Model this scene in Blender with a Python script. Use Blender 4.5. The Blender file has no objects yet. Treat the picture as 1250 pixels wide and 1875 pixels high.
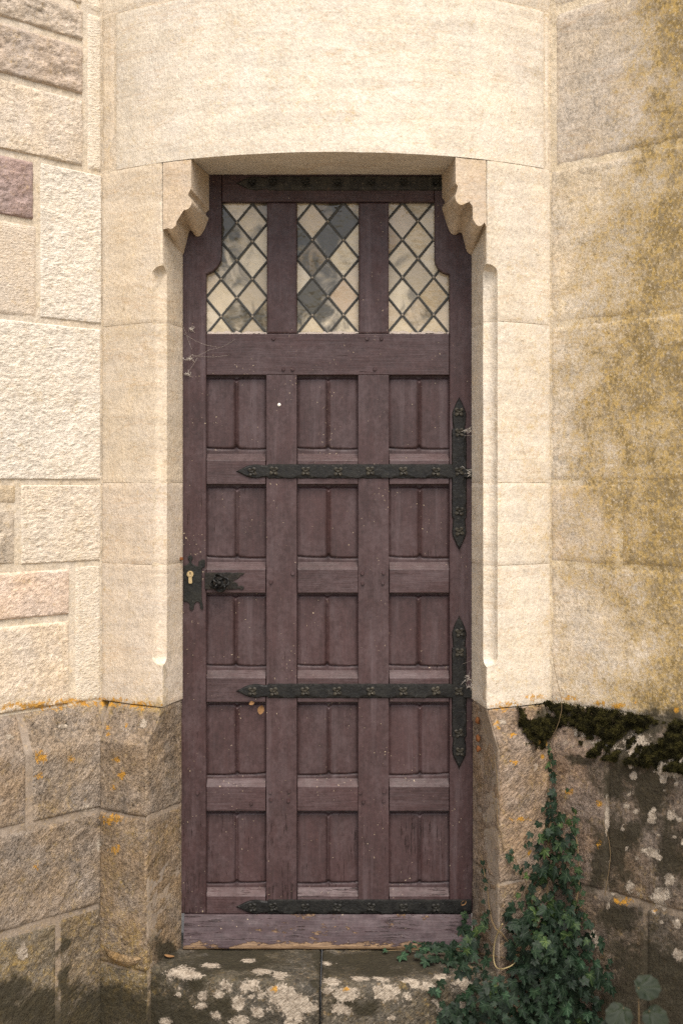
import bpy, bmesh, math, random
import numpy as np
from mathutils import Vector, Matrix
random.seed(7); RNG = np.random.default_rng(11)
SC = bpy.context.scene; COL = SC.collection
rad = math.radians

# ------------------------------------------------------------------ camera, sky, sun, exposure
F = 2400.0                     # focal length in photograph pixels
H = 1.458                      # eye height over the ground
PCX, PHY = 625.0, 885.0        # image centre column, horizon row
cd = bpy.data.cameras.new('camera'); cam = bpy.data.objects.new('camera', cd); COL.objects.link(cam)
cam.location = (0, 0, H); cam.rotation_euler = (rad(90), 0, 0)
cd.sensor_fit = 'VERTICAL'; cd.sensor_height = 36.0; cd.sensor_width = 24.0
cd.lens = 36.0 * F / 1875.0
cd.shift_y = -(937.5 - PHY) / 1875.0
cd.clip_end = 500
cd.dof.use_dof = True; cd.dof.focus_distance = 3.62; cd.dof.aperture_fstop = 1.8
SC.camera = cam

SUN_EL, SUN_AZ = 58.0, 16.0    # sun in front of the wall, a little to the right
w = bpy.data.worlds.new('World'); SC.world = w; w.use_nodes = True
nt = w.node_tree; nt.nodes.clear()
sky = nt.nodes.new('ShaderNodeTexSky'); sky.sky_type = 'NISHITA'; sky.sun_disc = False
sky.sun_elevation = rad(SUN_EL); sky.sun_rotation = rad(180 - SUN_AZ)
sky.dust_density = 4.0; sky.air_density = 1.0; sky.ozone_density = 1.0
hs = nt.nodes.new('ShaderNodeHueSaturation'); hs.inputs['Saturation'].default_value = 0.62
bg = nt.nodes.new('ShaderNodeBackground'); bg.inputs['Strength'].default_value = 0.115
wo = nt.nodes.new('ShaderNodeOutputWorld')
nt.links.new(sky.outputs[0], hs.inputs['Color']); nt.links.new(hs.outputs[0], bg.inputs['Color']); nt.links.new(bg.outputs[0], wo.inputs[0])
sd = bpy.data.lights.new('sun', 'SUN'); sd.energy = 1.2; sd.angle = rad(38); sd.color = (1.0, 0.90, 0.79)
sun = bpy.data.objects.new('sun', sd); COL.objects.link(sun)
_d = Vector((math.sin(rad(SUN_AZ)) * math.cos(rad(SUN_EL)), -math.cos(rad(SUN_AZ)) * math.cos(rad(SUN_EL)), math.sin(rad(SUN_EL))))
sun.rotation_euler = _d.to_track_quat('Z', 'Y').to_euler()
SC.view_settings.view_transform = 'Standard'; SC.view_settings.look = 'None'
SC.view_settings.gamma = 1.0; SC.view_settings.use_curve_mapping = False
SC.view_settings.exposure = 1.38
SC.cycles.use_denoising = False; SC.cycles.use_adaptive_sampling = False; SC.cycles.max_bounces = 5; SC.cycles.diffuse_bounces = 3; SC.cycles.sample_clamp_indirect = 3.0; SC.cycles.use_light_tree = False

# ------------------------------------------------------------------ numeric noise
def _hash(ix, iy, iz, s):
    h = (ix.astype(np.int64) * 374761393 + iy.astype(np.int64) * 668265263 + iz.astype(np.int64) * 1274126177 + s * 974634777) & 0xFFFFFFFF
    h = ((h ^ (h >> 13)) * 1274126177) & 0xFFFFFFFF
    h = ((h ^ (h >> 16)) * 2246822519) & 0xFFFFFFFF
    return ((h ^ (h >> 15)) & 0xFFFFFF) / float(0xFFFFFF)
def vnoise(p, s=0):
    p = np.asarray(p, float); i = np.floor(p); f = p - i; f = f * f * f * (f * (f * 6 - 15) + 10)
    x, y, z = i[..., 0], i[..., 1], i[..., 2]; fx, fy, fz = f[..., 0], f[..., 1], f[..., 2]
    r = 0
    for a in (0, 1):
        for b in (0, 1):
            for c in (0, 1):
                wt = (fx if a else 1 - fx) * (fy if b else 1 - fy) * (fz if c else 1 - fz)
                r = r + wt * _hash(x + a, y + b, z + c, s)
    return r
def fbm(p, o=4, s=0, g=0.5):
    r = 0; a = 1; t = 0; p = np.asarray(p, float)
    for k in range(o):
        r = r + a * vnoise(p * (2.03 ** k) + 17.3 * k, s + k); t += a; a *= g
    return r / t
def sstep(a, b, x):
    t = np.clip((np.asarray(x, float) - a) / (b - a), 0, 1); return t * t * (3 - 2 * t)

# ------------------------------------------------------------------ shader helper
class Sh:
    def __init__(s, name):
        s.m = bpy.data.materials.new(name); s.m.use_nodes = True; s.t = s.m.node_tree
        s.b = s.t.nodes['Principled BSDF']; s.pos = s.new('ShaderNodeNewGeometry').outputs['Position']
        s.oi = s.new('ShaderNodeObjectInfo')
    def new(s, k): return s.t.nodes.new(k)
    def put(s, sock, v):
        if hasattr(v, 'is_output'): s.t.links.new(v, sock)
        elif isinstance(v, (tuple, list)) and len(v) == 3 and sock.type == 'RGBA': sock.default_value = (*v, 1)
        else: sock.default_value = v
    def math(s, op, a, b=0.0, c=None, clamp=False):
        n = s.new('ShaderNodeMath'); n.operation = op; n.use_clamp = clamp
        s.put(n.inputs[0], a); s.put(n.inputs[1], b)
        if c is not None: s.put(n.inputs[2], c)
        return n.outputs[0]
    def vmul(s, v, sc, off=None):
        n = s.new('ShaderNodeMapping'); s.put(n.inputs['Vector'], v); n.inputs['Scale'].default_value = sc if isinstance(sc, tuple) else (sc,) * 3
        return n.outputs[0]
    def rot(s, v, r, sc):
        a = s.new('ShaderNodeMapping'); s.put(a.inputs['Vector'], v); a.inputs['Rotation'].default_value = r
        return s.vmul(a.outputs[0], sc)
    def addv(s, v, f):
        n = s.new('ShaderNodeVectorMath'); n.operation = 'ADD'; s.put(n.inputs[0], v)
        c = s.new('ShaderNodeCombineXYZ'); k = s.math('MULTIPLY', f, 37.0)
        for i in range(3): s.put(c.inputs[i], k)
        s.put(n.inputs[1], c.outputs[0]); return n.outputs[0]
    def noise(s, v, sc=1.0, det=4, ro=0.55, dist=0.0):
        n = s.new('ShaderNodeTexNoise'); s.put(n.inputs['Vector'], v); n.inputs['Scale'].default_value = sc
        n.inputs['Detail'].default_value = det; n.inputs['Roughness'].default_value = ro; n.inputs['Distortion'].default_value = dist
        return n.outputs[0]
    def vor(s, v, sc, out='Distance'):
        n = s.new('ShaderNodeTexVoronoi'); s.put(n.inputs['Vector'], v); n.inputs['Scale'].default_value = sc; return n.outputs[out]
    def ramp(s, f, a, b, lo=0.0, hi=1.0):
        n = s.new('ShaderNodeMapRange'); n.interpolation_type = 'SMOOTHSTEP'; s.put(n.inputs[0], f)
        n.inputs[1].default_value = a; n.inputs[2].default_value = b; n.inputs[3].default_value = lo; n.inputs[4].default_value = hi
        return n.outputs[0]
    def mix(s, f, a, b, mode='MIX'):
        n = s.new('ShaderNodeMix'); n.data_type = 'RGBA'; n.blend_type = mode
        s.put(n.inputs[0], f); s.put(n.inputs[6], a); s.put(n.inputs[7], b); return n.outputs[2]
    def attr(s, name):
        n = s.new('ShaderNodeAttribute'); n.attribute_name = name; return n
    def sep(s, v):
        n = s.new('ShaderNodeSeparateXYZ'); s.put(n.inputs[0], v); return n.outputs
    def bump(s, h, dist, strength=1.0, prev=None):
        n = s.new('ShaderNodeBump'); s.put(n.inputs['Height'], h); n.inputs['Distance'].default_value = dist; n.inputs['Strength'].default_value = strength
        if prev is not None: s.put(n.inputs['Normal'], prev)
        return n.outputs[0]
    def done(s, color, rough=0.85, normal=None, spec=0.3, **k):
        s.put(s.b.inputs['Base Color'], color); s.put(s.b.inputs['Roughness'], rough); s.b.inputs['Specular IOR Level'].default_value = spec
        if normal is not None: s.put(s.b.inputs['Normal'], normal)
        for a, v in k.items(): s.put(s.b.inputs[a.replace('_', ' ')], v)
        return s.m

def stone_material(name, contrast=1.0, pits=0.5, veins=0.0, bumpd=0.004, chisel=None, grain=1.0, flecks=False, bedding=0.0):
    s = Sh(name); p = s.pos; q = s.addv(p, s.oi.outputs['Random'])
    base = s.oi.outputs['Color']
    big = s.noise(q, 2.6, 5, 0.6); mid = s.noise(q, 17, 6, 0.65); fine = s.noise(p, 95, 6, 0.72); speck = s.noise(p, 260, 3, 0.7)
    v = s.math('ADD', s.ramp(big, 0.3, 0.7, -0.10 * contrast, 0.10 * contrast), s.ramp(mid, 0.28, 0.72, -0.16 * contrast, 0.13 * contrast))
    v = s.math('ADD', v, s.ramp(fine, 0.25, 0.75, -0.26 * grain, 0.22 * grain)); v = s.math('ADD', v, s.ramp(speck, 0.3, 0.7, -0.13 * grain, 0.13 * grain))
    if bedding: v = s.math('ADD', v, s.ramp(s.noise(s.vmul(q, (2.2, 2.2, 34)), 1.0, 6, 0.68, 0.35), 0.32, 0.68, -bedding, bedding * 0.7)); v = s.math('ADD', v, s.ramp(s.noise(s.vmul(q, (20, 20, 1.6)), 1.0, 5, 0.65), 0.5, 0.78, 0.0, -bedding))
    rel = s.attr('relief').outputs['Fac']; v = s.math('ADD', v, s.math('MULTIPLY', rel, 0.32)); v = s.math('ADD', v, 1.0)
    hsv = s.new('ShaderNodeHueSaturation'); s.put(hsv.inputs['Color'], base); s.put(hsv.inputs['Value'], v)
    s.put(hsv.inputs['Saturation'], s.ramp(s.noise(q, 9, 4), 0.3, 0.7, 1 + 0.24 * min(1, contrast), 1 - 0.2 * min(1, contrast))); c = hsv.outputs[0]
    c = s.mix(s.ramp(s.noise(q, 60, 5, 0.75), 0.54, 0.74, 0, 0.42), c, (0.46, 0.31, 0.15), 'MIX')
    if veins:
        wv = s.noise(s.vmul(q, (1.5, 1.5, 9.0)), 1.3, 5, 0.6, 0.6)
        ln = s.ramp(s.math('ABSOLUTE', s.math('SUBTRACT', wv, 0.5)), 0.0, 0.013, veins, 0.0)
        c = s.mix(ln, c, (0.40, 0.22, 0.075))
    if flecks: c = s.mix(s.ramp(s.noise(s.rot(p, chisel[0], (120, 120, 55)), 1.0, 5, 0.75), 0.56, 0.68, 0, 0.55), c, (0.42, 0.35, 0.27))
    pit = s.ramp(s.noise(p, 130, 3, 0.55), 0.69 - 0.02 * pits, 0.75, 0, 0.75 * pits)
    c = s.mix(pit, c, (0.085, 0.06, 0.04))
    tiny = s.ramp(s.noise(q, 48, 5, 0.75), 0.70, 0.76, 0, 0.8 * pits); c = s.mix(tiny, c, (0.07, 0.05, 0.035))
    st = s.attr('stain'); sx = s.sep(st.outputs['Vector']); al, dk, pl = sx[0], sx[1], sx[2]; og = s.attr('lichen').outputs['Fac']
    n1 = s.noise(p, 28, 7, 0.72); n2 = s.noise(p, 75, 6, 0.7); n3 = s.noise(p, 11, 7, 0.68)
    # algae: olive film, then ochre freckles
    h1 = s.noise(p, 150, 5, 0.75); h2 = s.noise(p, 48, 7, 0.75)
    ma = s.ramp(s.math('ADD', s.math('ADD', s.math('MULTIPLY', h1, 1.0), s.math('MULTIPLY', h2, 1.2)), s.math('ADD', s.math('MULTIPLY', n3, 0.85), s.math('MULTIPLY', al, 0.62))), 1.55, 2.24)
    c = s.mix(s.math('MULTIPLY', ma, 0.85), c, s.mix(s.ramp(h2, 0.38, 0.62), (0.24, 0.155, 0.03), (0.47, 0.315, 0.085)))
    mg = s.ramp(s.math('ADD', s.math('ADD', s.math('MULTIPLY', s.noise(p, 95, 6, 0.78), 1.0), s.math('MULTIPLY', n3, 0.5)), s.math('MULTIPLY', al, 0.18)), 0.885, 0.98, 0, 0.8); mg = s.math('MULTIPLY', mg, s.ramp(al, 0.05, 0.5))
    c = s.mix(mg, c, s.mix(s.ramp(n1, 0.4, 0.6), (0.15, 0.105, 0.04), (0.22, 0.175, 0.11)))
    mw = s.ramp(s.math('ADD', s.noise(p, 140, 5, 0.72), s.math('MULTIPLY', al, 0.05)), 0.60, 0.68, 0, 0.7); mw = s.math('MULTIPLY', mw, s.ramp(al, 0.05, 0.4))
    c = s.mix(mw, c, (0.58, 0.50, 0.38))
    # dark crust
    md = s.ramp(s.math('ADD', s.math('ADD', s.math('MULTIPLY', n1, 1.1), s.math('ADD', s.math('MULTIPLY', n2, 0.9), s.math('MULTIPLY', n3, 0.9))), s.math('MULTIPLY', dk, 0.95)), 1.60, 2.20)
    c = s.mix(s.math('MULTIPLY', md, 0.9), c, s.mix(n2, (0.012, 0.010, 0.006), (0.05, 0.043, 0.024)))
    # pale crust lichen
    mp = s.ramp(s.math('ADD', s.math('ADD', s.math('MULTIPLY', n1, 1.3), s.math('MULTIPLY', h1, 0.5)), s.math('MULTIPLY', pl, 0.95)), 1.32, 1.42)
    c = s.mix(mp, c, s.mix(s.ramp(n2, 0.3, 0.7), (0.24, 0.195, 0.145), (0.47, 0.405, 0.32)))
    # orange lichen
    mo = s.ramp(s.math('ADD', s.math('ADD', s.math('MULTIPLY', n2, 0.9), s.math('MULTIPLY', n1, 0.5)), s.math('MULTIPLY', og, 0.62)), 1.02, 1.14, 0, 0.9)
    c = s.mix(mo, c, s.mix(s.ramp(n2, 0.35, 0.62), (0.20, 0.115, 0.02), (0.50, 0.25, 0.03)))
    h = s.math('ADD', s.math('MULTIPLY', fine, 1.0), s.math('MULTIPLY', mid, 0.8)); h = s.math('SUBTRACT', h, s.math('MULTIPLY', pit, 0.8))
    if chisel:
        ch = s.noise(s.rot(p, chisel[0], chisel[1]), 1.0, 4, 0.6, 0.3); h = s.math('ADD', h, s.math('MULTIPLY', ch, chisel[2]))
    h = s.math('ADD', h, s.math('MULTIPLY', mp, 0.35)); h = s.math('ADD', h, s.math('MULTIPLY', md, 0.25))
    return s.done(c, 0.9, s.bump(h, bumpd, 0.9), 0.2)

M = {}
M['ashlar'] = stone_material('ashlar_limestone', 0.45, 0.5, 0.20, 0.003, ((0, 0, 0), (230, 230, 55), 0.9), 0.62, bedding=0.085)
M['picked'] = stone_material('picked_limestone', 0.35, 0.25, 0.12, 0.0045, ((0, rad(8), 0), (85, 85, 200), 1.3), 0.7)
M['rough'] = stone_material('rough_rubble_stone', 0.6, 0.5, 0.0, 0.005, ((0, rad(25), 0), (80, 80, 140), 1.0), 1.0)
M['plinth'] = stone_material('chiselled_plinth_stone', 1.4, 0.7, 0.0, 0.007, ((0, rad(-48), 0), (150, 150, 38), 1.8), 2.0, True)
M['mossy'] = stone_material('algae_stained_limestone', 0.7, 0.7, 0.2, 0.0035, None, 1.3, bedding=0.12)
M['mortar'] = stone_material('lime_mortar', 0.5, 0.35, 0.0, 0.004, None, 0.9)

def paint_material(name, axis):
    s = Sh(name); p = s.pos; q = s.addv(p, s.oi.outputs['Random']); base = s.oi.outputs['Color']
    sc = (46, 46, 2.6) if axis == 'z' else (2.6, 46, 46)
    g = s.noise(s.vmul(q, sc), 1.6, 5, 0.65, 0.4); g2 = s.noise(s.vmul(q, tuple(3.2 * k for k in sc)), 1.5, 4, 0.7)
    big = s.noise(q, 6, 5, 0.6); mid = s.noise(q, 30, 5, 0.65)
    iso = s.noise(p, 75, 6, 0.75); low = s.ramp(s.sep(p)[2], 0.95, 0.2, 0, 1)
    v = s.math('ADD', s.ramp(big, 0.3, 0.7, -0.14, 0.18), s.ramp(g, 0.3, 0.7, -0.07, 0.07)); v = s.math('ADD', v, s.ramp(g2, 0.3, 0.7, -0.12, 0.12)); v = s.math('ADD', v, s.ramp(iso, 0.3, 0.7, -0.20, 0.20)); v = s.math('ADD', v, 1.0)
    hsv = s.new('ShaderNodeHueSaturation'); s.put(hsv.inputs['Color'], base); s.put(hsv.inputs['Value'], v); c = hsv.outputs[0]
    dust = s.ramp(s.math('ADD', s.math('MULTIPLY', s.noise(s.vmul(q, (14, 14, 6) if axis == 'z' else (6, 14, 14)), 1.0, 7, 0.75), 0.8), s.math('MULTIPLY', iso, 0.35)), 0.50, 0.80, 0, 0.6)
    c = s.mix(dust, c, (0.088, 0.062, 0.064))
    run = s.ramp(s.noise(s.vmul(q, (24, 24, 1.3) if axis == 'z' else (3, 24, 24)), 1.0, 5, 0.7), 0.52, 0.70, 0, 0.42); c = s.mix(run, c, (0.100, 0.073, 0.076))
    crack = s.ramp(s.math('ADD', s.math('ADD', g2, s.math('MULTIPLY', s.noise(q, 7, 4), 0.45)), s.math('MULTIPLY', low, 0.10)), 0.935, 0.985, 0, 0.8); c = s.mix(crack, c, (0.012, 0.006, 0.005))
    chip = s.ramp(s.math('ADD', s.math('ADD', s.noise(p, 42, 6, 0.72), s.math('MULTIPLY', s.noise(q, 5, 3), 0.4)), s.math('MULTIPLY', low, 0.06)), 0.985, 1.01, 0, 0.85); c = s.mix(chip, c, (0.17, 0.075, 0.028))
    fl = s.ramp(s.math('ADD', s.noise(p, 170, 2, 0.5), s.math('MULTIPLY', s.noise(p, 9, 4), 0.40)), 0.945, 0.965, 0, 0.85); c = s.mix(fl, c, (0.38, 0.30, 0.20))
    wear = s.attr('wear').outputs['Fac']
    mw = s.ramp(s.math('ADD', s.math('MULTIPLY', s.noise(s.vmul(p, (17, 17, 48)), 1.0, 8, 0.72), 1.5), s.math('MULTIPLY', wear, 0.75)), 1.20, 1.28)
    c = s.mix(mw, c, s.mix(s.ramp(g2, 0.3, 0.7), (0.075, 0.04, 0.018), (0.25, 0.16, 0.085)))
    h = s.math('ADD', s.math('MULTIPLY', g, 0.5), s.math('MULTIPLY', g2, 0.7)); h = s.math('SUBTRACT', h, s.math('MULTIPLY', crack, 1.0)); h = s.math('SUBTRACT', h, s.math('MULTIPLY', mw, 0.8))
    return s.done(c, s.ramp(mid, 0.3, 0.7, 0.48, 0.66), s.bump(h, 0.0016, 0.8), 0.42)
M['paint_v'] = paint_material('plum_paint_upright', 'z'); M['paint_h'] = paint_material('plum_paint_crosswise', 'x')
def iron():
    s = Sh('black_iron'); p = s.pos
    a = s.noise(p, 40, 6, 0.7); b = s.noise(p, 150, 4, 0.7)
    c = s.mix(s.ramp(a, 0.35, 0.7), (0.005, 0.005, 0.0045), (0.015, 0.0145, 0.012)); c = s.mix(s.ramp(b, 0.62, 0.72, 0, 0.6), c, (0.10, 0.095, 0.08))
    c = s.mix(s.ramp(s.noise(p, 60, 5, 0.75), 0.66, 0.74, 0, 0.6), c, (0.11, 0.055, 0.025))
    c = s.mix(1.0, c, s.oi.outputs['Color'], 'MULTIPLY')
    return s.done(c, s.ramp(a, 0.3, 0.7, 0.42, 0.68), s.bump(s.math('ADD', a, s.math('MULTIPLY', b, 0.5)), 0.003, 0.8), 0.28)
M['iron'] = iron()
def simple(name, col, rough, nscale=60, amt=0.3, spec=0.4, bd=0.001, **k):
    s = Sh(name); n = s.noise(s.pos, nscale, 5, 0.65)
    c = s.mix(n, tuple(x * (1 - amt) for x in col), tuple(min(1, x * (1 + amt)) for x in col))
    return s.done(c, rough, s.bump(n, bd, 0.8), spec, **k)
M['brass'] = simple('brass', (0.50, 0.38, 0.20), 0.45, 300, 0.2, 0.5, 0.0004, Metallic=0.75)
M['lead'] = simple('lead', (0.075, 0.075, 0.068), 0.55, 120, 0.45, 0.5, 0.001)
M['solder'] = simple('solder', (0.23, 0.20, 0.155), 0.55, 200, 0.3, 0.5, 0.001)
M['putty'] = simple('old_putty', (0.42, 0.36, 0.31), 0.85, 90, 0.4, 0.2, 0.003)
M['web'] = simple('cobweb_silk', (0.55, 0.50, 0.43), 0.9, 90, 0.3, 0.1)
M['dry'] = simple('dry_leaf', (0.19, 0.105, 0.045), 0.85, 150, 0.5, 0.2)
M['bird'] = simple('white_dropping', (0.72, 0.68, 0.60), 0.8, 150, 0.1, 0.2)
M['twig'] = simple('ivy_stem', (0.15, 0.105, 0.055), 0.85, 200, 0.4, 0.2)
M['rust'] = simple('rusty_iron', (0.17, 0.065, 0.022), 0.85, 220, 0.6, 0.2, 0.002)
M['bounce_gravel'] = simple('pale_bounce_gravel', (0.28, 0.24, 0.19), 0.95, 30, 0.5, 0.1, 0.02)  # unseen ground, made pale to bounce light up under the soffits
def mossmat():
    s = Sh('dark_moss'); n = s.noise(s.pos, 55, 5, 0.7); n2 = s.noise(s.pos, 300, 3, 0.7)
    c = s.mix(s.ramp(n, 0.42, 0.66), (0.010, 0.009, 0.004), (0.046, 0.040, 0.012)); c = s.mix(s.ramp(n2, 0.55, 0.75, 0, 0.6), c, (0.085, 0.075, 0.025))
    return s.done(c, 0.95, None, 0.05)
M['mossgreen'] = mossmat()
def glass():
    s = Sh('cream_glass_painted_reflections'); p = s.pos; q = s.addv(p, s.oi.outputs['Random'])
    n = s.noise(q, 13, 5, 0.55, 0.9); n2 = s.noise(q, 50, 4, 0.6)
    dark_reflection = s.attr('dark_reflection').outputs['Fac']
    m = s.ramp(s.math('ADD', n, s.math('MULTIPLY', dark_reflection, 0.55)), 0.56, 0.84, 0, 0.95)
    c = s.mix(s.ramp(n2, 0.3, 0.7, 0, 0.35), s.oi.outputs['Color'], (0.34, 0.29, 0.20)); c = s.mix(m, c, (0.042, 0.037, 0.025))  # dark mottling painted into the pane colour as reflected trees
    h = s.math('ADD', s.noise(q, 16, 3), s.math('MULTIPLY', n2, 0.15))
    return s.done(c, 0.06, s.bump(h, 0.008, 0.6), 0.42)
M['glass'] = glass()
def leafmat(name, d, l, vein):
    s = Sh(name); uv = s.attr('leafuv'); x = s.sep(uv.outputs['Vector'])
    ax = s.math('ABSOLUTE', x[0]); y = x[1]; ds = []
    for ang in (0, 48, 100):
        a = rad(ang); dx, dy = math.sin(a), math.cos(a)
        perp = s.math('ABSOLUTE', s.math('SUBTRACT', s.math('MULTIPLY', ax, dy), s.math('MULTIPLY', y, dx)))
        al = s.math('ADD', s.math('MULTIPLY', ax, dx), s.math('MULTIPLY', y, dy))
        ds.append(s.math('ADD', perp, s.ramp(al, -0.02, 0.0, 1.0, 0.0)))
    mn = s.math('MINIMUM', ds[0], s.math('MINIMUM', ds[1], ds[2]))
    ve = s.ramp(mn, 0.012, 0.06, 0.85, 0.0)
    n = s.noise(s.addv(s.pos, s.oi.outputs['Random']), 40, 5, 0.6); tone = s.attr('leaftone').outputs['Fac']
    c = s.mix(n, d, l); c = s.mix(ve, c, vein); c = s.mix(1.0, c, s.oi.outputs['Color'], 'MULTIPLY')
    hsv = s.new('ShaderNodeHueSaturation'); s.put(hsv.inputs['Color'], c); s.put(hsv.inputs['Value'], s.math('ADD', 1.0, tone))
    return s.done(hsv.outputs[0], 0.55, s.bump(s.math('SUBTRACT', s.math('MULTIPLY', n, 0.4), ve), 0.0012, 0.7), 0.22)
M['ivy'] = leafmat('ivy_leaf', (0.0036, 0.0100, 0.0045), (0.0085, 0.0205, 0.0095), (0.022, 0.040, 0.020))
M['broad'] = leafmat('broad_leaf', (0.010, 0.019, 0.006), (0.018, 0.032, 0.011), (0.026, 0.042, 0.017))

# ------------------------------------------------------------------ object helpers
def link(name, me, mat, parent=None, color=(1, 1, 1)):
    o = bpy.data.objects.new(name, me); COL.objects.link(o)
    if mat is not None and not me.materials: me.materials.append(mat)
    o.color = (*color, 1)
    if parent is not None: o.parent = parent
    return o
def tag(o, label=None, cat=None, group=None, kind=None):
    for k, v in (('label', label), ('category', cat), ('group', group), ('kind', kind)):
        if v: o[k] = v
    return o
def thing(name, label, cat, loc=(0, 0, 0), group=None, kind='thing'):
    o = bpy.data.objects.new(name, None); COL.objects.link(o); o.location = loc; o.empty_display_size = 0.1
    return tag(o, label, cat, group, kind)
def attach(o, parent):              # parent without moving
    o.parent = parent; o.matrix_parent_inverse = Matrix.Translation(-Vector(parent.location)); return o
def fattr(me, name, vals, kind='FLOAT'):
    a = me.attributes.new(name, kind, 'POINT'); vals = np.asarray(vals, np.float32)
    a.data.foreach_set('vector' if kind == 'FLOAT_VECTOR' else 'value', vals.ravel())
def mesh_from(name, V, faces, smooth=True, angle=40):
    me = bpy.data.meshes.new(name); me.from_pydata([tuple(v) for v in V], [], faces); me.update()
    if smooth:
        me.polygons.foreach_set('use_smooth', [True] * len(me.polygons)); me.set_sharp_from_angle(angle=rad(angle))
    return me
def bm_mesh(name, bm, smooth=True, angle=35):
    bmesh.ops.recalc_face_normals(bm, faces=bm.faces[:])
    me = bpy.data.meshes.new(name); bm.to_mesh(me); bm.free()
    if smooth:
        me.polygons.foreach_set('use_smooth', [True] * len(me.polygons)); me.set_sharp_from_angle(angle=rad(angle))
    return me
def tube(bm, pts, r0, r1, n=5):
    pts = [Vector(p) for p in pts]; rings = []
    for i, p in enumerate(pts):
        t = (pts[min(i + 1, len(pts) - 1)] - pts[max(i - 1, 0)]).normalized()
        a = t.cross(Vector((0.31, 0.2, 0.93))).normalized(); b = t.cross(a); r = r0 + (r1 - r0) * i / max(1, len(pts) - 1)
        rings.append([bm.verts.new(p + r * (math.cos(6.2832 * k / n) * a + math.sin(6.2832 * k / n) * b)) for k in range(n)])
    for A, B in zip(rings, rings[1:]):
        for k in range(n): bm.faces.new((A[k], A[(k + 1) % n], B[(k + 1) % n], B[k]))
    bm.faces.new(rings[0]); bm.faces.new(rings[-1][::-1])

# ------------------------------------------------------------------ geometry of the place
D0 = 3.39; R = 1.0; CX = (612 - PCX) / F * D0; CY = D0 + R
PROJ, DOORY = 0.045, 3.642
REVY = 3.638
def kx(px): return (px - PCX) / F
def ray_circle(px, r=R):
    k = kx(px); a = k * k + 1; b = -2 * (k * CX + CY); c = CX * CX + CY * CY - r * r
    d = (-b - math.sqrt(b * b - 4 * a * c)) / (2 * a); return np.array([k * d, d])
def theta(px, r=R):
    p = ray_circle(px, r); return math.atan2(p[0] - CX, CY - p[1])
def arc(th, r=R): return np.array([CX + r * math.sin(th), CY - r * math.cos(th)])
def zz(py, d): return H + (PHY - py) / F * d
CL = ray_circle(187); CR = ray_circle(1007)
_pl = np.array([kx(0) * 3.383, 3.383]); _pr = np.array([kx(1250) * 3.285, 3.285])
DL = (_pl - CL) / np.linalg.norm(_pl - CL); DR = (_pr - CR) / np.linalg.norm(_pr - CR)
NL = np.array([-DL[1], DL[0]]); NL = NL if NL[1] < 0 else -NL
NR = np.array([DR[1], -DR[0]]); NR = NR if NR[1] < 0 else -NR
def wall_u(px, side, off=0.0):
    C, D, N = (CL, DL, NL) if side < 0 else (CR, DR, NR)
    k = kx(px); o = C + N * off         # o + u D = d (k,1)
    A = np.array([[D[0], -k], [D[1], -1.0]]); s = np.linalg.solve(A, -o); return s[0], s[1]
ZL = H + 0.857; ZTOP = H + 1.286; ZJ1 = H + 0.432; ZJ2 = H + 0.0015; ZJ3 = H - 0.219
ZP = H - 0.5987; ZPS = H - 0.70; ZJ4 = H - 0.889; ZSILL = H - 1.288; ZRJ = H - 1.053
def poff(z): return PROJ * np.clip((ZP - np.asarray(z, float)) / (ZP - ZPS), 0, 1)

# stains that the stones carry, laid out over the walls (column, row) as in the photograph's frame
def ell(px, py, lst):
    r = np.zeros_like(px)
    for (x, y, a, b) in lst: r = np.maximum(r, 1 - np.sqrt(((px - x) / a) ** 2 + ((py - y) / b) ** 2))
    return np.clip(r, -0.0, 1)
_ps = random.Random(3)
PALE = [(_ps.uniform(1110, 1260), _ps.uniform(1380, 1700), _ps.uniform(4, 11), _ps.uniform(4, 11)) for _ in range(40)] + [(_ps.uniform(300, 860), _ps.uniform(1800, 1875), _ps.uniform(8, 20), _ps.uniform(7, 14)) for _ in range(26)] + [(40, 1740, 14, 26), (330, 1783, 60, 20), (480, 1779, 34, 10), (385, 1768, 28, 8), (455, 1758, 22, 7), (370, 1822, 18, 16), (415, 1806, 26, 18), (455, 1806, 28, 20), (437, 1840, 22, 22), (468, 1852, 18, 18), (520, 1832, 52, 40), (545, 1855, 34, 30),
        (560, 1846, 34, 26), (640, 1822, 40, 22), (632, 1850, 32, 18), (720, 1818, 44, 26), (690, 1815, 24, 20), (512, 1787, 28, 9), (606, 1797, 26, 12), (656, 1792, 26, 8), (702, 1793, 28, 8), (747, 1795, 24, 8), (800, 1790, 46, 11), (845, 1800, 32, 22),
        (852, 1845, 26, 32), (785, 1808, 22, 16), (440, 1870, 30, 16), (600, 1764, 20, 6), (960, 1375, 0.1, 0.1), (1075, 1340, 34, 18), (1100, 1362, 40, 16), (1165, 1360, 34, 30), (1195, 1380, 30, 26), (1240, 1380, 30, 30), (1235, 1412, 44, 22),
        (1190, 1560, 22, 14), (1205, 1640, 26, 20), (1225, 1610, 16, 18), (1150, 1625, 14, 18), (1192, 1495, 14, 18), (1240, 1750, 18, 16), (1085, 1715, 12, 26), (920, 1322, 14, 10), (1160, 1420, 12, 12), (1215, 1430, 12, 12), (1110, 1500, 7, 60), (1230, 1490, 14, 14),
        (265, 1325, 12, 12), (110, 1330, 18, 8), (20, 1350, 12, 8), (160, 1480, 30, 10), (180, 1545, 6, 22)]
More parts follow.
